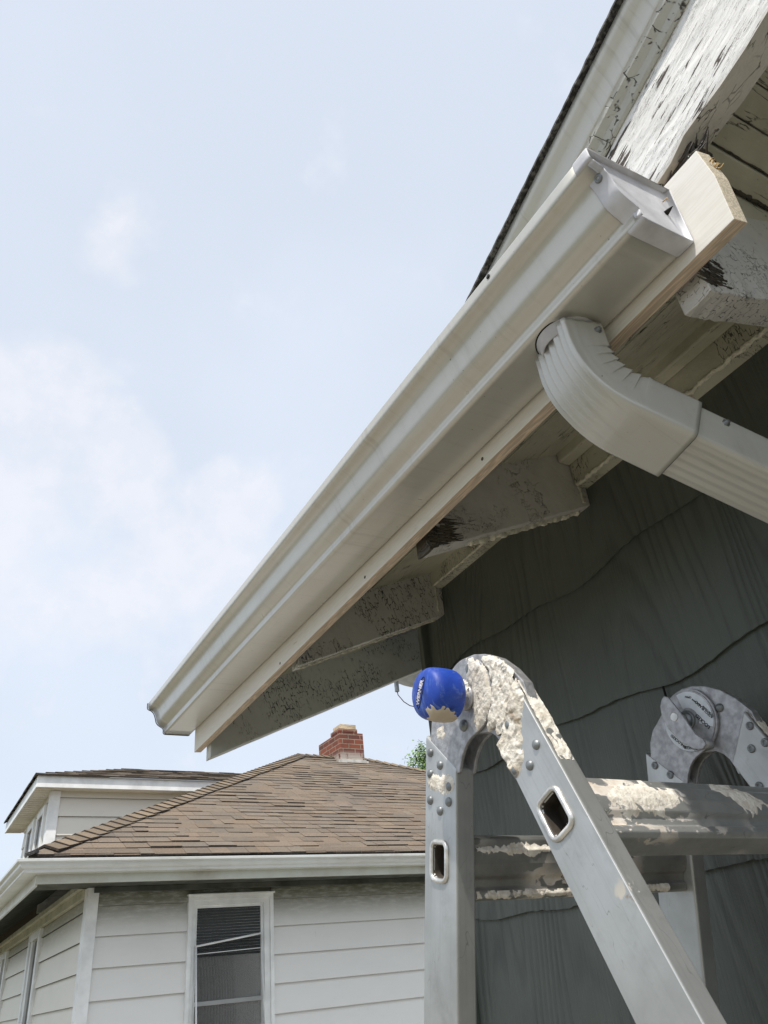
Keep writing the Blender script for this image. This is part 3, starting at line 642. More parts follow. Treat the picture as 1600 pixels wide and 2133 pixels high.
def cut_holes(o, loops, o0, o1):
    mb = MB()
    for L_ in loops: lprism(mb, L_, o0, o1)
    c = mb.build('cutter', M['rubber']); md = o.modifiers.new('cut', 'BOOLEAN'); md.object = c; md.operation = 'DIFFERENCE'; md.solver = 'EXACT'
    o.modifiers.move(len(o.modifiers) - 1, 0)
    bv = [m_ for m_ in o.modifiers if m_.type == 'BEVEL']
    for m_ in bv: m_.show_viewport = False; m_.show_render = False
    dg = bpy.context.evaluated_depsgraph_get(); dg.update(); me = bpy.data.meshes.new_from_object(o.evaluated_get(dg))
    o.modifiers.remove(md); o.data = me
    for m_ in bv: m_.show_viewport = True; m_.show_render = True
    bpy.data.objects.remove(c); me.materials.append(M['rubber']); wm = world_of(o)
    for p_ in me.polygons:
        q_ = wm @ p_.center - LO; of = q_.dot(EX); u_ = q_.dot(EY); v_ = q_.z
        for L_ in loops:
            cu_ = sum(a_[0] for a_ in L_) / len(L_); cv_ = sum(a_[1] for a_ in L_) / len(L_)
            if math.hypot(u_ - cu_, v_ - cv_) < .030 and .0005 < of < .029 and o0 < 5: p_.material_index = len(me.materials) - 1  # hole walls and floor coloured dark brown
rails = {(s_, k_): rail(s_, k_) for s_ in 'LR' for k_ in 'vs'}
AV = math.radians(13.7); AS = -math.radians(22.8)
HV = (.1387, -.1777); HS = (-.0883, -.1678)
hv_ = rrect(*HV, .0135, .0185, AV, .007); hs_ = rrect(*HS, .0150, .0185, AS, .007)
cut_holes(rails['L', 'v'], [hv_], -.01, .026); cut_holes(rails['L', 's'], [hs_], -.01, .026)
def flare(c, hu, hv, ang, par):
    mb = MB(); base = rrect(c[0], c[1], hu, hv, ang, .0085, 7); n_ = len(base); rings = []
    for j in range(11):
        t = 2 * math.pi * j / 10; k_ = 1 + .0; dr = .0032 * math.cos(t); dh = .0030 * math.sin(t)
        rings.append([lp(*q_, -dh - .001) for q_ in rrect(c[0], c[1], hu + dr, hv + dr, ang, .0085 + dr, 7)])
    mb.sweep(rings, True, 0, True, caps=False); return mb.build('rung_end', M['rung_end'], par)
M['rung_end'] = m_plain('worn_rung_end', (.66, .65, .62), .35, .75, 80, .001, .25, 50)
flare(HV, .0165, .0225, AV, rails['L', 'v']); flare(HS, .0185, .0225, AS, rails['L', 's'])
# rungs: ribbed extrusion; (a = across depth, b = up the rail)
RP = [(-.016, .036), (-.0205, .033), (-.0215, .024), (-.025, .020), (-.026, .004), (-.0235, -.010), (-.0175, -.015), (-.0165, -.024), (-.022, -.028), (-.0225, -.036), (-.017, -.040),
      (.017, -.040), (.022, -.034), (.022, -.026), (.0165, -.022), (.0175, -.014), (.0235, -.010), (.026, .004), (.025, .020), (.0205, .026), (.0205, .034), (.016, .036)]
def rung(c, ang, mat, n_=60, dz=0, scl=1.0):
    mb = MB(); rings = []
    for i in range(n_ + 1):
        off = .0265 + (LW - .0265) * i / n_
        rings.append([lp(c[0] + (a_ * math.cos(ang) - b_ * math.sin(ang)) * scl, c[1] + (a_ * math.sin(ang) + b_ * math.cos(ang)) * scl + dz, off) for a_, b_ in RP])
    mb.sweep(rings, True, 0, False); return mb.build('rung', mat, lad, bevel=.0016)
rg1 = rung(HS, AS, M['rung']); rg2 = rung((HV[0], HV[1] - .006), AV, M['rung2'])
for k in range(1, 5):
    dv = -.305 * k
    rung((HS[0] + .42 * dv, HS[1] + dv), AS, M['rung'], 4); rung((HV[0] - .243 * dv, HV[1] + dv), AV, M['rung2'], 4)
# hinge plates
def arc(c, r, a0, a1, n_=14): return [(c[0] + r * math.cos(math.radians(a0 + (a1 - a0) * i / n_)), c[1] + r * math.sin(math.radians(a0 + (a1 - a0) * i / n_))) for i in range(n_ + 1)]
PV = [(.128, -.035), (.1190, -.0060)] + arc(HC, .0500, 32, 208, 30)[2:] + [(-.004, -.0330), (.010, -.0440), (.0300, -.0475), (.0450, -.0510), (.0560, -.0590), (.0640, -.0680), (.0720, -.083), (.100, -.085)]
PV = [(.128, -.030), (.1195, -.0040), (.108, .012)] + arc(HC, .0505, 40, 258, 34) + [(.0400, -.0490), (.0500, -.0540), (.0580, -.0610), (.0655, -.0705), (.0720, -.083), (.100, -.085)]
PS = arc(HC, .0535, -90, 118, 2)[:0] + [(.033, .0585)] + [(.012, .0560), (-.010, .0480), (-.0330, .0340), (-.0550, .0120), (-.072, -.0120), (-.075, -.034), (-.040, -.088), (-.0165, -.090), (-.0150, -.080), (-.0105, -.0670), (-.003, -.0570), (.0075, -.0495), (.020, -.047)] + arc(HC, .046, 262, 90, 20)[:0] + [(.050, -.040), (.072, -.02), (.076, .02), (.06, .045), (.048, .0545)]
for o0 in (0, LW):
    mb = MB(); lprism(mb, PV, o0 + .0012, o0 + .0062); a_ = mb.build('hinge_plate', M['cast'], lad, bevel=.0010)
    mb = MB(); lprism(mb, PV, o0 + .0238, o0 + .0288); b_ = mb.build('hinge_plate', M['cast'], lad, bevel=.0010)
    mb = MB(); lprism(mb, PS, o0 + .0070, o0 + .0230); c_ = mb.build('hinge_arm', M['cast'], lad, bevel=.0012)
    if o0 == 0: hpL, haL = a_, c_
    else: hpR = a_; haR = c_
def dome(u, v, off, par, r=.0060, h=.0042, name='rivet', mat='rivet'):
    mb = MB(); mb.lathe(lp(u, v, off), -EX, [(-.001, r), (.0006, r), (h * .55, r * .86), (h * .9, r * .5), (h, r * .12)], 18); return mb.build(name, M[mat], par)
for (u, v) in ((.1288, -.0424), (.1103, -.064), (.1349, -.0691), (.0960, -.0950), (.1430, -.1015), (.1020, -.1130), (.1236, -.1193)): dome(u, v, 0, rails['L', 'v'])
for (u, v) in ((-.056, -.0333), (-.0802, -.091), (-.0373, -.1084), (-.0633, -.1097), (-.0401, -.0559)): dome(u, v, 0, rails['L', 's'])
dome(.0200, .0385, .0012, hpL, .0065, .0022); dome(.048, -.0295, .0012, hpL, .0078, .0055, 'rivet', 'rivet')
def torx(u, v, off, par, r=.0062):
    mb = MB(); mb.lathe(lp(u, v, off), -EX, [(-.001, r), (.001, r), (.0030, r * .82), (.0033, r * .5), (.0012, r * .42)], 18)
    o = mb.build('screw', M['rivet'], par)
    return o
for (u, v) in ((.1215, -.0415), (.0972, -.0625), (.1200, -.0790)): torx(u, v, LW, rails['R', 'v'])
for (u, v) in ((-.066, -.0335), (-.0560, -.0640), (-.0800, -.0620), (-.0480, -.1150), (-.0760, -.1140)): torx(u, v, LW, rails['R', 's'])
dome(-.0234, .0085, LW + .007, haR, .0068, .0060)
# raised disc of right hinge with stickers, hub and locking lever
mb = MB(); lprism(mb, arc(HC, .0475, 0, 351, 39), LW - .0006, LW + .002); dR = mb.build('hinge_disc', M['cast'], hpR, bevel=.0008)
def sector(c, r0, r1, a0, a1, o0): mb = MB(); lprism(mb, arc(c, r1, a0, a1, 16) + arc(c, r0, a1, a0, 16), o0 - .0004, o0); return mb
s1 = sector(HC, .0200, .0450, 80, 208, LW - .0006).build('sticker', M['sticker'], hpR)
s2 = sector(HC, .030, .0462, 278, 392, LW - .0006).build('sticker', M['sticker'], hpR)
def text_mesh(txt, size, at, du, dv, off, par, mat, name='lettering', ex=.0002, normal=-1):
    """flat lettering: reading direction du, up direction dv in the ladder plane, seen from -EX"""
    cu = bpy.data.curves.new('t', 'FONT'); cu.body = txt; cu.size = size; cu.extrude = ex; cu.align_x = 'CENTER'; cu.align_y = 'CENTER'; cu.offset = size * .012
    t = bpy.data.objects.new('t', cu); COL.objects.link(t); dg = bpy.context.evaluated_depsgraph_get(); me = bpy.data.meshes.new_from_object(t.evaluated_get(dg)); bpy.data.objects.remove(t)
    inv = world_of(par).inverted(); U = (EY * du[0] + Vector((0, 0, du[1]))).normalized(); V = (EY * dv[0] + Vector((0, 0, dv[1]))).normalized()
    for q_ in me.vertices: q_.co = inv @ (lp(at[0], at[1], off) + U * q_.co.x + V * q_.co.y - EX * (q_.co.z + ex))
    me.materials.clear(); me.materials.append(mat); o = bpy.data.objects.new(name, me); COL.objects.link(o); o.parent = par; return o
# in this plane image-right is -u: text seen from -EX reads towards decreasing u
def tdir(deg): a_ = math.radians(deg); return (-math.cos(a_), math.sin(a_)), (math.sin(a_), math.cos(a_))
for txt, sz, at, dg_ in (('LOCKED', .0078, (.0078, -.0035), 122), ('ASEGURADO', .0066, (-.0010, .0125), 122), ('TO USE LADDER', .0032, (-.0072, .0080), 122), ('PARA USAR', .0036, (.0085, .0270), 130), ('OPEN', .0046, (.0200, .0395), 155)):
    du, dv = tdir(dg_); text_mesh(txt, sz, at, du, dv, LW - .0011, s1, M['ink'])
for txt, sz, at, dg_ in (('UNLOCKED', .0062, (.0625, -.0190), 128), ('DANGER', .0062, (.0440, -.0345), 160)):
    du, dv = tdir(dg_); text_mesh(txt, sz, at, du, dv, LW - .0011, s2, M['ink'])
mb = MB(); mb.lathe(lp(.0345, .0065, LW - .0006), -EX, [(-.001, .0150), (.003, .0150), (.0045, .0135), (.0045, .0115), (.003, .0105), (.010, .0095), (.010, .006), (.004, .005)], 30); mb.build('hub', M['rivet'], hpR)
LV = [(.0725, .0500), (.0660, .0540), (.0590, .0500), (.0480, .0270), (.0300, -.0190), (.0200, -.0290), (.0180, -.0380), (.0260, -.0430), (.0400, -.0390), (.0600, -.0230), (.0760, .0030), (.0810, .0250), (.0790, .0410)]
LV = [(u - .020, v - .006) for u, v in LV]
mb = MB(); lprism(mb, LV, LW - .026, LW - .022); lv_ = mb.build('lock_lever', M['cast'], hpR, bevel=.0014)
mb = MB(); mb.lathe(lp(.036, .006, LW - .022), EX, [(0, .009), (.020, .009)], 18); mb.build('lever_post', M['cast'], hpR); mb = MB(); mb.lathe(lp(.0060, -.0400, LW - .023), EX, [(0, .0075), (.012, .0085), (.019, .0080)], 18); mb.build('lever_foot', M['cast'], hpR)
dome(.0383, .0110, LW - .026, hpR, .0072, .0012, 'lever_pin', 'rung_end')
# blue knob on the left hinge
mb = MB(); kc = lp(.0330, .003, .001); mb.lathe(kc, -EX, [(0, .0170), (.004, .0175), (.006, .0165), (.006, .0125), (.025, .0125)], 26); nk = mb.build('knob_collar', M['cast'], hpL)
K0 = kc - EX * .0225; prof_k = [(0, .004), (0, .0235), (.0008, .0285), (.0032, .0322), (.009, .0334), (.018, .0338), (.028, .0338), (.0370, .0329), (.0436, .0298), (.0474, .0238), (.0495, .0140), (.0504, .0035), (.0505, .0003)]
def smooth_prof(P, n_=4):
    out = []
    for i in range(len(P) - 1):
        p0 = P[max(i - 1, 0)]; p1 = P[i]; p2 = P[i + 1]; p3 = P[min(i + 2, len(P) - 1)]
        for j in range(n_):
            t = j / n_; out.append(tuple(.5 * (2 * b_ + (c_ - a_) * t + (2 * a_ - 5 * b_ + 4 * c_ - d_) * t * t + (3 * b_ - a_ - 3 * c_ + d_) * t ** 3) for a_, b_, c_, d_ in zip(p0, p1, p2, p3)))
    return out + [P[-1]]
kp = smooth_prof(prof_k[1:]); mb = MB(); mb.lathe(K0, -EX, [(0, .004)] + kp, 44); knob = mb.build('lock_knob', M['knob'], lad)
# cream paint spill on the underside of the knob
def knob_r(h):
    for (h0, r0_), (h1, r1_) in zip(kp, kp[1:]):
        if h0 <= h <= h1 and h1 > h0: return r0_ + (r1_ - r0_) * (h - h0) / (h1 - h0)
    return .003
mb = MB(); idx = {}
for i in range(51):
    for j in range(51):
        h = .002 + .046 * i / 50; a_ = math.radians(205 + 110 * j / 50)
        edge = .62 * math.sin(math.pi * min(1, i / 50)) + .35 * noise.noise(Vector((h * 190, a_ * 5, 0))) - abs(j - 26 + (i - 25) * .15) / 17 + .25
        hgt = max(-.0008, min(.0009, edge * .004)); r_ = knob_r(h) + hgt
        e1 = EY; e2 = Vector((0, 0, 1)); idx[i, j] = (mb.add([K0 - EX * h + e1 * (r_ * math.cos(a_)) + e2 * (r_ * math.sin(a_))]), hgt)
for i in range(50):
    for j in range(50):
        q_ = [idx[i, j], idx[i + 1, j], idx[i + 1, j + 1], idx[i, j + 1]]
        if max(x_[1] for x_ in q_) > -.0007: mb.face([x_[0] for x_ in q_], 0, True)
mb.build('paint_spill', M['cream'], knob)
# oval badge with raised lettering on the end face
lt = .0550
def on_knob(x_, y_):  # badge coordinates -> surface of the end face
    r_ = math.hypot(x_, y_)
    hh = max((h for h, rr in kp if rr >= r_), default=.05); return K0 - EX * (hh - .0)
CT = math.radians(58)
def badge_pt(a_, b_, lift):
    x_ = a_ * math.cos(CT) - b_ * math.sin(CT); y_ = a_ * math.sin(CT) + b_ * math.cos(CT)
    uu = -x_ + .0015; vv = y_ + .0005; r_ = math.hypot(uu, vv)
    hh = .0
    for (h0, r0_), (h1, r1_) in zip(kp[::-1], kp[::-1][1:]):
        if r0_ <= r_ <= r1_ or r1_ <= r_ <= r0_: hh = h0 + (h1 - h0) * (r_ - r0_) / max(1e-6, (r1_ - r0_)); break
    return K0 - EX * (hh + lift) + EY * uu + Vector((0, 0, vv))
mb = MB(); n_ = 60; rings = []
for j in range(7):
    t = 2 * math.pi * j / 6; rings.append([badge_pt((.0200 + .0006 * math.cos(t)) * math.cos(6.28318 * i / n_), (.0058 + .0006 * math.cos(t)) * math.sin(6.28318 * i / n_), .0002 + .0005 * math.sin(t)) for i in range(n_)])
mb.sweep(rings, True, 0, True, caps=False); mb.build('badge_rim', M['dark'], knob)
cu = bpy.data.curves.new('t', 'FONT'); cu.body = 'WERNER'; cu.size = .0090; cu.extrude = .0004; cu.align_x = 'CENTER'; cu.align_y = 'CENTER'; cu.offset = .0002
t = bpy.data.objects.new('t', cu); COL.objects.link(t); me = bpy.data.meshes.new_from_object(t.evaluated_get(bpy.context.evaluated_depsgraph_get())); bpy.data.objects.remove(t)
inv = world_of(knob).inverted()
for q_ in me.vertices: q_.co = inv @ badge_pt(q_.co.x * .88, q_.co.y * 1.02, q_.co.z + .0008)
me.materials.clear(); me.materials.append(M['silver']); o = bpy.data.objects.new('badge_lettering', me); COL.objects.link(o); o.parent = knob
# dried joint compound
def crust(name, parent, u0, u1, v0, v1, wf, off, res=.0011, th=.0045, seed=0, P=None, n_dir=None, fr=130):
    mb = MB(); idx = {}; nu = int((u1 - u0) / res); nv = int((v1 - v0) / res); P = P or (lambda u, v, h: lp(u, v, off - h))
    for i in range(nu + 1):
        for j in range(nv + 1):
            u = u0 + res * i; v = v0 + res * j; p_ = Vector((u * fr, v * fr, seed))
            q3 = Vector(((u * .8 + v * .6) * fr * 1.5, (v * .8 - u * .6) * fr * .5, seed + 7.0)); q3 = q3 + noise.noise_vector(p_ * .6) * .9; ns = .42 * (1 - 2.4 * abs(noise.noise(q3 * .8))) + .6 * noise.noise(p_ * .33) + .35 * noise.noise(p_) + .18 * abs(noise.noise(p_ * 2.1)) + .07 * noise.noise(p_ * 4.5); wt = wf(u, v); h = (wt + ns) * th
            h = min(h, th * 1.5) if h > 0 else h; idx[i, j] = (h, u, v)
    vid = {}
    for i in range(nu):
        for j in range(nv):
            c_ = [(i, j), (i + 1, j), (i + 1, j + 1), (i, j + 1)]
            if max(idx[q_][0] for q_ in c_) > 0:
                for q_ in c_:
                    if q_ not in vid: h, u, v = idx[q_]; vid[q_] = mb.add([P(u, v, max(-.0004, h))])
                mb.face([vid[q_] for q_ in c_], 0, True)
    return mb.build(name, M['crust'], parent)
def seg_d(u, v, a_, b_):
    ax_, ay = a_; bx, by = b_; t = max(0, min(1, ((u - ax_) * (bx - ax_) + (v - ay) * (by - ay)) / ((bx - ax_) ** 2 + (by - ay) ** 2))); return math.hypot(u - ax_ - t * (bx - ax_), v - ay - t * (by - ay))
# right half of the left disc
def w_disc(u, v):
    d_ = math.hypot(u - HC[0], v - HC[1]); 
    return min((.0495 - d_) / .004, (.020 - u) / .010 + (0.1), .9) * 1.0 - .1
crust('dried_compound', hpL, -.018, .035, -.045, .055, w_disc, .0012, seed=3, th=.0026)
def inpoly(u, v, P_):
    ins = False; dm = 9
    for a_, b_ in zip(P_, P_[1:] + P_[:1]):
        if (a_[1] > v) != (b_[1] > v) and u < (b_[0] - a_[0]) * (v - a_[1]) / (b_[1] - a_[1]) + a_[0]: ins = not ins
        dm = min(dm, seg_d(u, v, a_, b_))
    return dm if ins else -dm
def w_arm(u, v):
    if v > -.05: return min(w_arm0(u, v), (inpoly(u, v, PS) - .001) / .003)
    return w_arm0(u, v)
def w_arm0(u, v):
    d_ = math.hypot(u - HC[0], v - HC[1])
    if d_ < .0512: return -2
    a_ = min((.036 - seg_d(u, v, (-.028, .018), (-.032, -.062))) / .010, 1.0); 
    inner = .03 if (u > -.012 and v < -.05) else 1
    return (a_ if inner == 1 else -1) - .15
crust('dried_compound', haL, -.060, .034, -.060, .052, lambda u, v: w_arm(u, v) if (v > -.0745 + (-.0160 - u) * 1.364 - .0) else -2, .0070, seed=8, th=.0042)
crust('dried_compound', rails['L', 's'], -.085, -.010, -.120, -.006, lambda u, v: (min((.026 - seg_d(u, v, (-.046, -.024), (-.030, -.092))) / .009, .9) - .1) if (v < -.0745 + (-.0160 - u) * 1.364 and u < -.0165 + .42 * (v + .0745) + 0) else -2, 0, seed=5, th=.0036)
crust('dried_compound', rails['L', 'v'], .085, .150, -.112, -.066, lambda u, v: (min((.0090 - seg_d(u, v, (.134, -.079), (.096, -.094))) / .007, .5) - .12) if u < .1348 - .243 * (v + .0155) - .001 else -2, 0, seed=12, th=.0022)
crust('dried_compound', hpL, .085, .115, -.040, -.015, lambda u, v: (.009 - math.hypot(u - .100, v + .022)) / .009 - .3, .0012, seed=2, th=.002)
crust('dried_compound', nk, .018, .050, -.012, .026, lambda u, v: (.016 - math.hypot(u - .0345, v - .008)) / .006, -.0050, seed=6, th=.0045)
# narrow outer edge of slanted rail
def P_edge(u, v, h):   # u = off across thickness, v = distance down the rail
    a0 = Vector((-.0640, -.0090)); dd = Vector((-.42, -1)).normalized(); nn = Vector((-1, .42)).normalized(); q_ = a0 + dd * v + nn * h; return lp(q_.x, q_.y, u)
crust('dried_compound', rails['L', 's'], .004, .027, .0, .115, lambda u, v: (.62 - v * 6.5), 0, seed=21, th=.0024, P=P_edge)
crust('dried_compound', rails['R', 's'], LW + .004, LW + .027, .0, .09, lambda u, v: (.5 - v * 5), 0, seed=25, th=.0024, P=P_edge)
# smears on the front rung: (along rung, down the face)
def P_rung(c, ang, a_lo):
    def f(u, v, h):   # u offset along the rung, v up the rail (b axis) on face a=-.0255
        b_ = v; a_ = a_lo(b_) - h; return lp(c[0] + a_ * math.cos(ang) - b_ * math.sin(ang), c[1] + a_ * math.sin(ang) + b_ * math.cos(ang), u)
    return f
def a_face(b_):
    P_ = RP[:11]
    for (a0, b0), (a1, b1) in zip(P_, P_[1:]):
        if b1 <= b_ <= b0: return a0 + (a1 - a0) * (b0 - b_) / max(1e-6, b0 - b1)
    return -.0165
def w_r1(u, v): return max((.055 - abs(u - .135)) / .03 - abs(v - .010) / .013, (.020 - abs(u - .085)) / .012 - abs(v + .002 - (u - .085) * -.4) / .010) * .8 - .15
crust('dried_compound', rg1, .245, .36, -.018, .034, lambda u, v: ((.045 - abs(u - .300)) / .03 - abs(v - .012 + (u - .3) * .25) / .013) * .8 - .15, 0, seed=38, th=.0018, P=P_rung(HS, AS, a_face), fr=95)
crust('dried_compound', rg1, .05, .23, -.020, .034, w_r1, 0, seed=31, th=.0018, P=P_rung(HS, AS, a_face), fr=95)
crust('dried_compound', rg2, .04, .22, -.012, .034, lambda u, v: (.10 - abs(u - .12)) / .06 - abs(v - .021) / .006 - .5, 0, seed=33, th=.0020, P=P_rung((HV[0], HV[1] - .006), AV, a_face))
crust('dried_compound', rg2, .04, .40, -.039, -.026, lambda u, v: .35 - abs(v + .033) / .006, 0, seed=35, th=.0024, P=P_rung((HV[0], HV[1] - .006), AV, a_face))
# foot sections so the ladder stands on the ground
for o0 in (0, LW):
    for kind in 'vs':
        top_v = -1.50; sl_ = -.243 if kind == 'v' else .42; b0 = (.1348, -.0155) if kind == 'v' else (-.0160, -.0745); b1 = (.0764, -.0766) if kind == 'v' else (-.0640, -.0090); vb = -1.9133 + .05
        mb = MB(); lprism(mb, [(q_[0] + sl_ * (vv - q_[1]), vv) for q_, vv in ((b0, top_v), (b1, top_v), (b1, vb), (b0, vb))], o0 - .004, o0 + .034); mb.build('foot_sleeve', M['rubber'], lad, bevel=.002)

# ---------------------------------------------------------------- NEIGHBOUR HOUSE (frame turned by NY)
NY = .0272; Rn = Matrix.Rotation(NY, 4, 'Z')
def nb_thing(name, label, cat, base):
    b_ = Rn @ Vector(base); return thing(name, label, cat, tuple(b_), NY)
class NMB(MB):
    def build(s, *a_, **k_):
        s.v = [Rn @ p_ for p_ in s.v]; return MB.build(s, *a_, **k_)
nh = nb_thing('neighbour_house', 'white sided neighbour house with hipped brown shingle roof, brick chimney and dormer', 'house', (1.475, 7.5, -1.6))
CX, CY = 1.475, 7.5; XR = 10.0; SOF = 1.0
# lap siding
mb = NMB(); mb.box((CX + .02, CY + .02, -1.6), (XR, CY + .15, SOF)); z = .855; zs = [1.0]
while z > -1.6: zs.append(z); z -= .23
zs.append(-1.6)
for a_, b_ in zip(zs, zs[1:]):
    for (x0, x1) in ((CX, 2.34), (3.14, XR)):
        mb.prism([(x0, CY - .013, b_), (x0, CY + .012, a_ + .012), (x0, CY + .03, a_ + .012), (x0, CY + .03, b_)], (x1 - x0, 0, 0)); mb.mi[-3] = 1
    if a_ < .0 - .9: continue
mb.build('wall', [M['sid'], M['lap_shade']], nh)
mb = NMB(); mb.box((CX + .02, CY + .15, -1.6), (CX + .15, 17, SOF))
for a_, b_ in zip(zs, zs[1:]):
    for (y0, y1) in ((CY, 9.77), (10.5, 12.3), (13.0, 17.0)):
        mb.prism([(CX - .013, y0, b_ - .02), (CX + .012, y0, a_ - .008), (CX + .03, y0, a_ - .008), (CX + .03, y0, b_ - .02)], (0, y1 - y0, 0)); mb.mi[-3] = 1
mb.build('side_wall', [M['sid2'], M['lap_shade']], nh)
mb = NMB(); mb.box((CX - .030, CY - .034, -1.6), (CX + .065, CY + .0, .998)); mb.box((CX - .032, CY - .0, -1.6), (CX, CY + .085, .998)); mb.build('corner_board', M['trim'], nh, bevel=.003)
# top trim on side wall
mb = NMB(); mb.box((CX - .05, CY + .086, .93), (CX - .003, 17, 1.0)); mb.box((CX - .09, CY + .0, 1.0), (CX - .0, 17, 1.05)); mb.build('frieze', M['trimd'], nh, bevel=.006)
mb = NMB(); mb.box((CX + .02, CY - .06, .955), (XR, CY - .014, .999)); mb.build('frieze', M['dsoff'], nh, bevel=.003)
# side windows
for (y0, y1) in ((9.77, 10.5), (12.3, 13.0)):
    mb = NMB(); mb.box((CX - .035, y0, -1.0), (CX + .02, y0 + .10, .93)); mb.box((CX - .020, y0 + .10, -1.0), (CX + .02, y0 + .20, .85)); mb.box((CX - .035, y1 - .10, -1.0), (CX + .02, y1, .93)); mb.box((CX - .020, y1 - .22, -1.0), (CX + .02, y1 - .10, .85)); mb.box((CX - .036, y0 + .10, .85), (CX + .02, y1 - .10, .929)); mb.box((CX - .02, y0 + .20, -1.0), (CX + .02, y1 - .22, -.9))
    f_ = mb.build('window', M['trim'], nh, bevel=.004)
    mb = NMB(); mb.box((CX + .008, y0 + .20, -.9), (CX + .018, y1 - .22, .84)); mb.build('pane', M['glass'], f_)
# front window with drooping storm frame
WXa, WXb, WZt = 2.330, 3.150, .905
mb = NMB(); mb.box((WXa, CY - .030, -.75), (WXa + .035, CY + .03, WZt)); mb.box((WXb - .035, CY - .030, -.75), (WXb, CY + .03, WZt)); mb.box((WXa + .035, CY - .030, WZt - .032), (WXb - .035, CY + .03, WZt)); mb.box((WXa - .01, CY - .05, WZt), (WXb + .01, CY + .01, WZt + .014)); mb.box((WXa - .03, CY - .06, -.82), (WXb + .03, CY + .03, -.75))
mb.box((WXa + .035, CY - .012, -.75), (WXa + .070, CY + .03, WZt - .032)); mb.box((WXb - .09, CY - .012, -.75), (WXb - .035, CY + .03, WZt - .032)); mb.box((WXa + .07, CY - .012, WZt - .075), (WXb - .09, CY + .03, WZt - .032))
win = mb.build('window', M['trim'], nh, bevel=.003)
mb = NMB(); mb.box((WXa + .070, CY + .004, -.75), (WXa + .092, CY + .03, WZt - .075)); mb.box((WXb - .118, CY + .004, -.75), (WXb - .09, CY + .03, WZt - .075)); mb.box((WXa + .092, CY + .004, WZt - .10), (WXb - .118, CY + .03, WZt - .075)); mb.box((WXa + .092, CY + .002, .052), (WXb - .118, CY + .03, .085))
sash = mb.build('sash', M['trim'], win, bevel=.002)
NMB().box((WXa + .092, CY + .020, -.75), (WXb - .118, CY + .026, WZt - .10)).build('pane', M['glass'], win)
mb = NMB(); z = .80
while z > .42: mb.box((WXa + .095, CY + .014, z - .006), (WXb - .121, CY + .0185, z + .012)); z -= .0235
mb.build('blind', M['blind'], win)
# leaning storm sash (thin frame, slipped)
def bar(mb, p_, q_, r_=.009): mb.tube([p_, q_], r_, 4)
mb = NMB(); A_ = (2.405, CY - .045, .500); B_ = (3.018, CY - .045, .572); C_ = (3.075, CY - .045, -.72); D_ = (2.455, CY - .045, -.78)
bar(mb, A_, B_, .011); bar(mb, A_, D_); bar(mb, B_, C_, .005); bar(mb, C_, D_); bar(mb, (2.41, CY - .044, .44), (3.01, CY - .044, .455), .004); mb.build('storm_frame', M['trim'], win)
mb = NMB(); mb.prism([Vector(A_) + Vector((.01, .004, -.01)), Vector(B_) + Vector((-.01, .004, -.01)), Vector(C_) + Vector((-.01, .004, .01)), Vector(D_) + Vector((.01, .004, .01))], (0, .002, 0))
m, nt, b = new_mat('insect_screen'); fin(nt, b, (.012, .014, .014), .6); nt.put(b.inputs['Alpha'], .22); mb.build('screen', m, win)
# eaves
FY, FX = 6.95, .945; GLY, GLX = 6.80, .775
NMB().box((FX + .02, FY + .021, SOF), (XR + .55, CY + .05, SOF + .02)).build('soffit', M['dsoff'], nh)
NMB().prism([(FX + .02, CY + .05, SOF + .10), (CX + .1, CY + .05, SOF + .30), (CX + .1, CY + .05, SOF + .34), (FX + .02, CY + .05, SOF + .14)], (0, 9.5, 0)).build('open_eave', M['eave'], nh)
mb = NMB(); mb.box((FX, FY, .965), (XR + .57, FY + .02, 1.15)); mb.box((FX, FY + .02, .95), (FX + .02, 17.4, 1.15)); fb = mb.build('fascia', m_gutter('neighbour_fascia_enamel', (.56, .585, .52), .7), nh, bevel=.003)
kp2 = [(0, .095), (0, .0), (.095, .0), (.100, .006), (.101, .020), (.117, .030), (.128, .045), (.132, .062), (.148, .070), (.152, .074), (.153, .090), (.150, .092), (.140, .092)]
def gsec(x_, y_, dx, dy): return [(x_ + dx * d_, y_ + dy * d_, 1.033 + z_) for d_, z_ in kp2]
mb = NMB(); mb.sweep([gsec(XR + .7, FY, 0, -1), gsec(5.0, FY, 0, -1), gsec(FX, FY, -1.1, -1), gsec(FX, 12, -1.1, 0), gsec(FX, 17.4, -1.1, 0)], False, 0, False); ng = mb.build('gutter', M['gutfar'], nh, solid=.002)
mb = NMB(); q0 = [(FX - .0, FY - .02), (FX - .17, FY - .155)]
mb.box((FX - .0, FY - .158, 1.034), (FX + .16, FY - .155 + .002, 1.122)); mb.build('gutter_joint', M['gutfar'], ng) if False else None
# roof: real shingle tabs on the front slope, plain textured on the rest
EZ = 1.165; E0 = Vector((.87, 6.84, EZ)); SL = .5; RY = 11.10; RXL = .87 + (RY - 6.84); RXR = 6.28; XE = RXR + (RY - 6.84)
RZ = EZ + SL * (RY - 6.84)
mb = NMB(); dk = mb.add([E0, (XE, 6.84, EZ), (RXR, RY, RZ), (RXL, RY, RZ)]); mb.c = (.8, .8, .8)
mb.face((dk, dk + 1, dk + 2, dk + 3)); dk2 = mb.add([E0, (RXL, RY, RZ), (RXL, RY + .5, RZ), (.87, 17, EZ), (RXR, RY + .5, RZ), (XE, 17, EZ)])
mb.face((dk2, dk2 + 1, dk2 + 2, dk2 + 3)); mb.face((dk2 + 3, dk2 + 2, dk2 + 4, dk2 + 5)); mb.face((dk + 1, dk2 + 5, dk2 + 4, dk + 2)); mb.face((dk + 3, dk + 2, dk2 + 4, dk2 + 2))
rows = 33; rl = (RY - 6.84) / rows
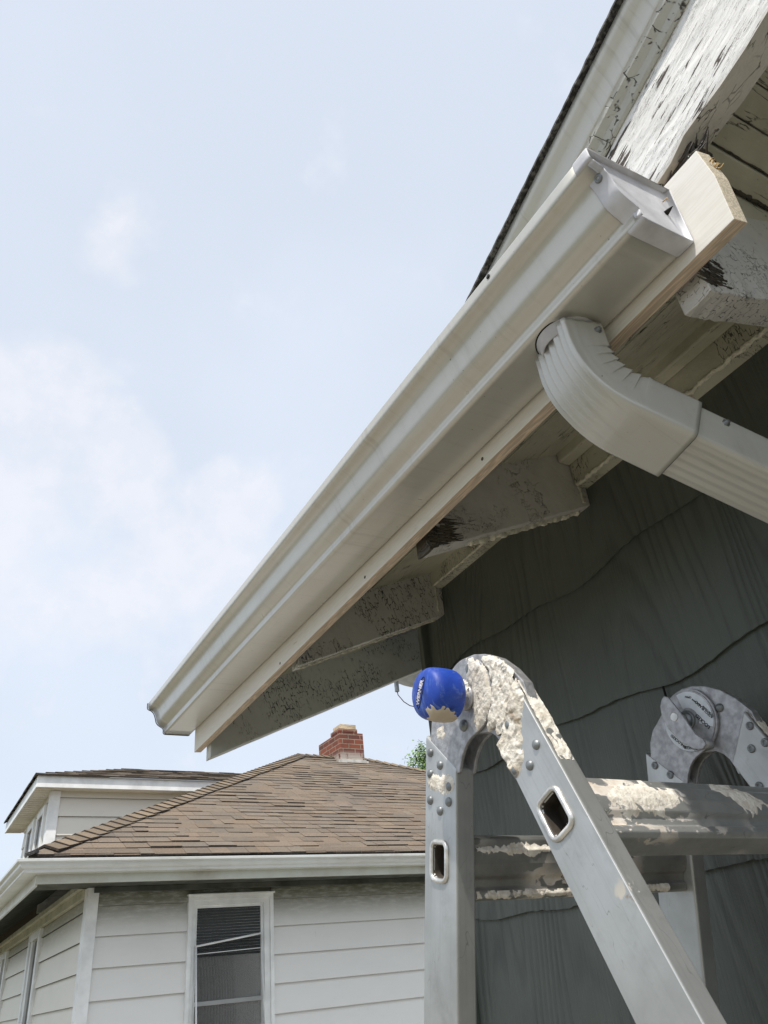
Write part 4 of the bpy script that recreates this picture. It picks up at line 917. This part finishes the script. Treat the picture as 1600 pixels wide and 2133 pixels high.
for i in range(rows):
    y0 = 6.82 + rl * i; y1 = y0 + rl * 1.25; x = .87 + (y0 - 6.84) + .02; xe = XE - (y0 - 6.84) - .02; sag = .012 if i == 0 else 0
    x -= random.uniform(0, .05)
    while x < xe:
        wd = random.choice((.11, .16, .2, .26)) * random.uniform(.9, 1.1); x1 = min(x + wd, xe)
        th = random.choice((.008, .011, .016)); br = random.uniform(.82, 1.10); tn = random.random()
        mb.c = (br * (1.0 + .12 * (tn - .5)), br, br * (1 - .12 * (tn - .5)))
        def zf(y_, xx): return EZ + SL * (y_ - 6.84) + .003 * math.sin(xx * 3 + i * .7)
        wob = lambda xx: .010 * math.sin(xx * 2.1 + i * .35) + random.uniform(-.003, .003)
        xl = max(x, .87 + (y0 - 6.84)); xs1 = x1 - .003; n0 = mb.add([(xl, y0 + wob(x), zf(y0, x) + th - sag), (xs1, y0 + wob(x), zf(y0, x) + th - sag), (max(xl, .87 + (y1 - 6.84)), y1, zf(y1, x) + .004), (max(min(xs1, XE - (y1 - 6.84)), xl), y1, zf(y1, x) + .004), (xl, y0 + wob(x) + .002, zf(y0, x) - .004 - sag), (xs1, y0 + wob(x) + .002, zf(y0, x) - .004 - sag)])
        mb.face((n0, n0 + 1, n0 + 3, n0 + 2)); c0 = mb.c; mb.c = (.12, .12, .13); mb.face((n0 + 4, n0 + 5, n0 + 1, n0)); mb.c = c0; mb.face((n0 + 4, n0, n0 + 2)); mb.face((n0 + 1, n0 + 5, n0 + 3))
        x = x1
roof = mb.build('roof', M['shingle'], nh)
# hip and ridge caps
mb = NMB()
def caps(a_, b_, w_=.15, st=.135, lift=.017):
    a_, b_ = Vector(a_), Vector(b_); L_ = (b_ - a_).length; dd = (b_ - a_) / L_; h_ = Vector((dd.x, dd.y, 0)).normalized(); s_ = Vector((-h_.y, h_.x, 0)); t = 0
    while t < L_:
        p_ = a_ + dd * t; q_ = a_ + dd * min(L_, t + st * 1.3); br = random.uniform(.85, 1.25); mb.c = (br * 1.02, br, br * .92); dr = .35 if abs(dd.z) > .1 else .5
        wl = w_ * random.uniform(.92, 1.06)
        n0 = mb.add([p_ + s_ * wl - Vector((0, 0, dr * wl * .9 - lift - .012)), p_ + Vector((0, 0, lift + .020)), p_ - s_ * wl - Vector((0, 0, dr * wl * .9 - lift - .012)),
                     q_ + s_ * wl - Vector((0, 0, dr * wl * .9 - lift + .004)), q_ + Vector((0, 0, lift + .002)), q_ - s_ * wl - Vector((0, 0, dr * wl * .9 - lift + .004)),
                     p_ + s_ * wl - Vector((0, 0, dr * wl * .9 - lift + .006)), p_ + Vector((0, 0, lift)), p_ - s_ * wl - Vector((0, 0, dr * wl * .9 - lift + .006))])
        mb.face((n0, n0 + 1, n0 + 4, n0 + 3)); mb.face((n0 + 1, n0 + 2, n0 + 5, n0 + 4)); mb.c = (.15, .15, .15); mb.face((n0 + 6, n0 + 7, n0 + 1, n0)); mb.face((n0 + 7, n0 + 8, n0 + 2, n0 + 1)); mb.face((n0 + 2, n0 + 8, n0 + 5)); mb.face((n0 + 0, n0 + 3, n0 + 6))
        t += st
caps(E0 + Vector((.10, .10, .05)), (RXL, RY, RZ)); caps((RXR, RY, RZ), (XE, 6.84, EZ)) ; caps((RXL, RY, RZ), (RXR, RY, RZ)); mb.build('hip_cap', M['shingle'], roof)
mb = NMB(); mb.prism([(.83, 6.80, EZ - .03), (.90, 6.80, EZ + .0), (.93, 6.88, EZ + .01), (.83, 6.90, EZ - .01)], (0, 0, .03)); mb.box((.9, 6.835, EZ - .03), (XE, 6.86, EZ - .008)); mb.build('roof_edge', M['shedge'], roof)
# chimney
mb = NMB(); x0, x1, y0, y1 = 5.70, 6.135, 10.74, 11.50
mb.box((x0, y0, 2.75), (x1, y1, 3.60)); mb.box((x0 - .004, y0 - .004, 3.601), (x1 - .10, y0 + .30, 3.66)); ch = mb.build('chimney', M['brick'], roof, bevel=.006)
mb = NMB(); mb.prism([(x0 + .05, y0 + .04, 3.66), (x1 - .10, y0 + .04, 3.66), (x1 - .10, y0 + .30, 3.66), (x0 + .05, y0 + .30, 3.66)], (0, 0, .085)); mb.build('flue', M['clay'], ch) if False else mb.build('flue', M['clay'], roof)
mb = NMB(); mb.box((x0 - .05, y0 - .02, 3.10), (x0 - .02, y0 + .06, 3.16)); mb.box((x1 + .01, y0 - .03, 3.08), (x1 + .05, y0 + .05, 3.15)); mb.box((x0 - .02, y0 - .012, 3.04), (x1 + .02, y0 - .002, 3.17)); mb.build('flashing', M['metal'], roof)
# dormer
dm = NMB(); DX, DY, DZ = 1.53, 10.85, 2.60
dm.box((DX + .02, DY + .02, 1.2), (4.9, DY + .12, DZ)); z = 2.52; zz = [DZ, 2.52, 2.29, 2.06, 1.83, 1.6, 1.37]
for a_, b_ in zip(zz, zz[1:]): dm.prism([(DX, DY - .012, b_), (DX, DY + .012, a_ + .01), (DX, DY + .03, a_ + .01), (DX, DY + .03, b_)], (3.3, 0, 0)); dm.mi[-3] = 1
for a_, b_ in zip(zz, zz[1:]): dm.prism([(DX - .002, DY, b_), (DX + .012, DY, a_ + .01), (DX + .03, DY, a_ + .01), (DX + .03, DY, b_)], (0, 2.3, 0))
dorm = dm.build('dormer', [M['siddorm'], M['lap_shade']], nh)
mb = NMB(); mb.box((DX - .02, DY - .028, 1.3), (DX + .10, DY - .003, 2.598)); mb.box((DX - .022, DY - .003, 1.3), (DX - .003, DY + .10, 2.598)); mb.build('corner_board', M['trim'], dorm, bevel=.003)
for (ya, yb_) in ((11.15, 11.75), (12.0, 12.6)):
    mb = NMB(); mb.box((DX - .03, ya, 1.5), (DX + .01, ya + .10, 2.5)); mb.box((DX - .03, yb_ - .10, 1.5), (DX + .01, yb_, 2.5)); mb.box((DX - .031, ya + .1, 2.4), (DX + .01, yb_ - .1, 2.5)); w_ = mb.build('dormer_window', M['trim'], dorm, bevel=.003)
    mb = NMB(); mb.box((DX - .008, ya + .10, 1.5), (DX - .004, yb_ - .10, 2.4)); mb.build('dormer_pane', M['glass'], dorm)
X0, Y0, Y1d = 1.30, 10.63, 13.5
mb = NMB(); n0 = 0
xx = X0 + .02
mb.box((X0 + .02, Y0 + .02, DZ + .002), (5.2, Y1d, DZ + .02))
y_ = Y0 + .1
while y_ < Y1d: mb.box((X0 + .021, y_, DZ - .004), (DX, y_ + .012, DZ + .0015)); y_ += .12
x_ = X0 + .1
while x_ < 4.9: mb.box((x_, Y0 + .021, DZ - .0042), (x_ + .012, DY, DZ + .0013)); x_ += .12
mb.build('soffit', M['vinyl'], dorm)
mb = NMB(); mb.box((X0, Y0, DZ - .01), (5.2, Y0 + .02, DZ + .135)); mb.box((X0, Y0 + .02, DZ - .01), (X0 + .02, Y1d, DZ + .135)); mb.build('fascia', M['trim'], dorm, bevel=.003)
# dormer roof as shingle rows
mb = NMB(); RT = 3.24; ym = (Y0 + Y1d) / 2; nr_ = 11
def drow(a_, b_, c_, d_, n_=nr_):
    a_, b_, c_, d_ = map(Vector, (a_, b_, c_, d_))
    for i in range(n_):
        t0, t1 = i / n_, (i + 1.2) / n_; p_, q_ = a_.lerp(d_, t0), b_.lerp(c_, t0); r_, s_ = a_.lerp(d_, min(1, t1)), b_.lerp(c_, min(1, t1)); L_ = (q_ - p_).length; k_ = max(1, int(L_ / .25))
        for j in range(k_):
            br = random.uniform(.65, 1.05); mb.c = (br, br, br * .97); u0, u1 = j / k_, (j + 1) / k_; th = random.choice((.010, .016)); jl = random.uniform(-.002, .002)
            n0 = mb.add([p_.lerp(q_, u0) + Vector((0, 0, th + jl)), p_.lerp(q_, u1) + Vector((0, 0, th + jl)), r_.lerp(s_, u1) + Vector((0, 0, .003)), r_.lerp(s_, u0) + Vector((0, 0, .003)), p_.lerp(q_, u0) - Vector((0, 0, .012)), p_.lerp(q_, u1) - Vector((0, 0, .012))])
            mb.face((n0, n0 + 1, n0 + 2, n0 + 3)); mb.c = (.15, .15, .15); mb.face((n0 + 4, n0 + 5, n0 + 1, n0)); mb.face((n0 + 4, n0, n0 + 3)); mb.face((n0 + 5, n0 + 2, n0 + 1))
xa, ya = X0 - .035, Y0 - .035; zt = DZ + .14
drow((xa, ya, zt), (5.4, ya, zt), (5.4, ym, RT), (X0 + (ym - Y0), ym, RT)); drow((xa, Y1d, zt), (xa, ya, zt), (X0 + (ym - Y0), ym, RT), (X0 + (ym - Y0), ym, RT))
mb.build('dormer_roof', M['shingle'], dorm)

# ---------------------------------------------------------------- TREE beyond the roof
def nbp(x, y, z): return Rn @ Vector((x, y, z))
TP = Vector((11.25, 16.0, 4.15)); tr_ = thing('tree', 'green leafy tree top showing beyond the right end of the shingle roof', 'tree', (TP.x, TP.y, -1.6))
mb = MB(); mb.tube([(TP.x, TP.y, -1.6), (TP.x + .1, TP.y, 1), (TP.x, TP.y + .1, 3), (TP.x, TP.y, 5)], [.25, .2, .14, .05], 10); mb.build('trunk', M['bark'], tr_)
mb = MB(); cl = []
for i in range(85):
    d_ = Vector((random.gauss(0, 1), random.gauss(0, 1), random.gauss(0, 1))).normalized() * random.uniform(.4, 1.0); cl.append(TP + Vector((d_.x * 1.4, d_.y * 1.4, d_.z * 1.3)))
for c_ in cl:
    for q in range(230):
        p_ = c_ + Vector((random.gauss(0, .13), random.gauss(0, .13), random.gauss(0, .12))); a_ = Vector((random.gauss(0, 1), random.gauss(0, 1), random.gauss(0, .6))).normalized(); b_ = a_.orthogonal().normalized(); s_ = random.uniform(.035, .065)
        n0 = mb.add([p_ - a_ * s_, p_ + b_ * s_ * .55, p_ + a_ * s_, p_ - b_ * s_ * .55]); mb.face((n0, n0 + 1, n0 + 2, n0 + 3))
mb.build('crown', M['leaf'], tr_)

# ---------------------------------------------------------------- satellite dish glimpsed behind the knob

DC = Vector((3.12, 4.76, 2.06)); dsh = thing('satellite_dish', 'pale grey dish with a thin hanging cable peeking out behind the blue knob', 'dish', (DC.x + .12, DC.y, -1.6))
ax = Vector((.10, .22, .97)).normalized(); mb = MB(); pr = [(.30 * (i / 10), .16 * (i / 10) ** 2) for i in range(11)]
mb.lathe(DC - ax * .05, ax, [(h, max(.003, r_)) for r_, h in pr] + [(.165, .306), (.172, .303), (.168, .298)] + [(h + .006, max(.003, r_ - .004)) for r_, h in pr[::-1]], 48); mb.build('reflector', M['dish'], dsh)
mb = MB()
for k in range(5): a_ = -2.9 + k * .22; t1 = ax.orthogonal().normalized(); e1 = ax.cross(t1); mb.tube([DC - ax * .05 + (t1 * math.cos(a_ + q * .0) + e1 * math.sin(a_)) * r_ + ax * (h - .006) for r_, h in pr for q in (0,)], .004, 5)
mb.build('rib', M['dish'], dsh)
mb = MB(); mb.tube([DC - ax * .05, DC - ax * .12 + Vector((.05, 0, -.02)), DC + Vector((.12, 0, -.35)), Vector((DC.x + .12, DC.y, -1.6))], .022, 10); mb.build('mast', M['dish'], dsh)
mb = MB(); c0 = Vector((2.93, 4.855, 1.955)); mb.box(c0 + Vector((-.012, -.012, -.01)), c0 + Vector((.014, .012, .12))); mb.build('bracket', M['rivet'], dsh)
mb = MB(); mb.tube([c0 + Vector((0, 0, 0)), c0 + Vector((.005, 0, -.035)), c0 + Vector((.05, 0, -.085)), c0 + Vector((.10, 0, -.112)), c0 + Vector((.16, 0, -.12)), Vector((DC.x + .10, DC.y, 1.80))], .0035, 6); mb.build('cable', M['dark'], dsh)
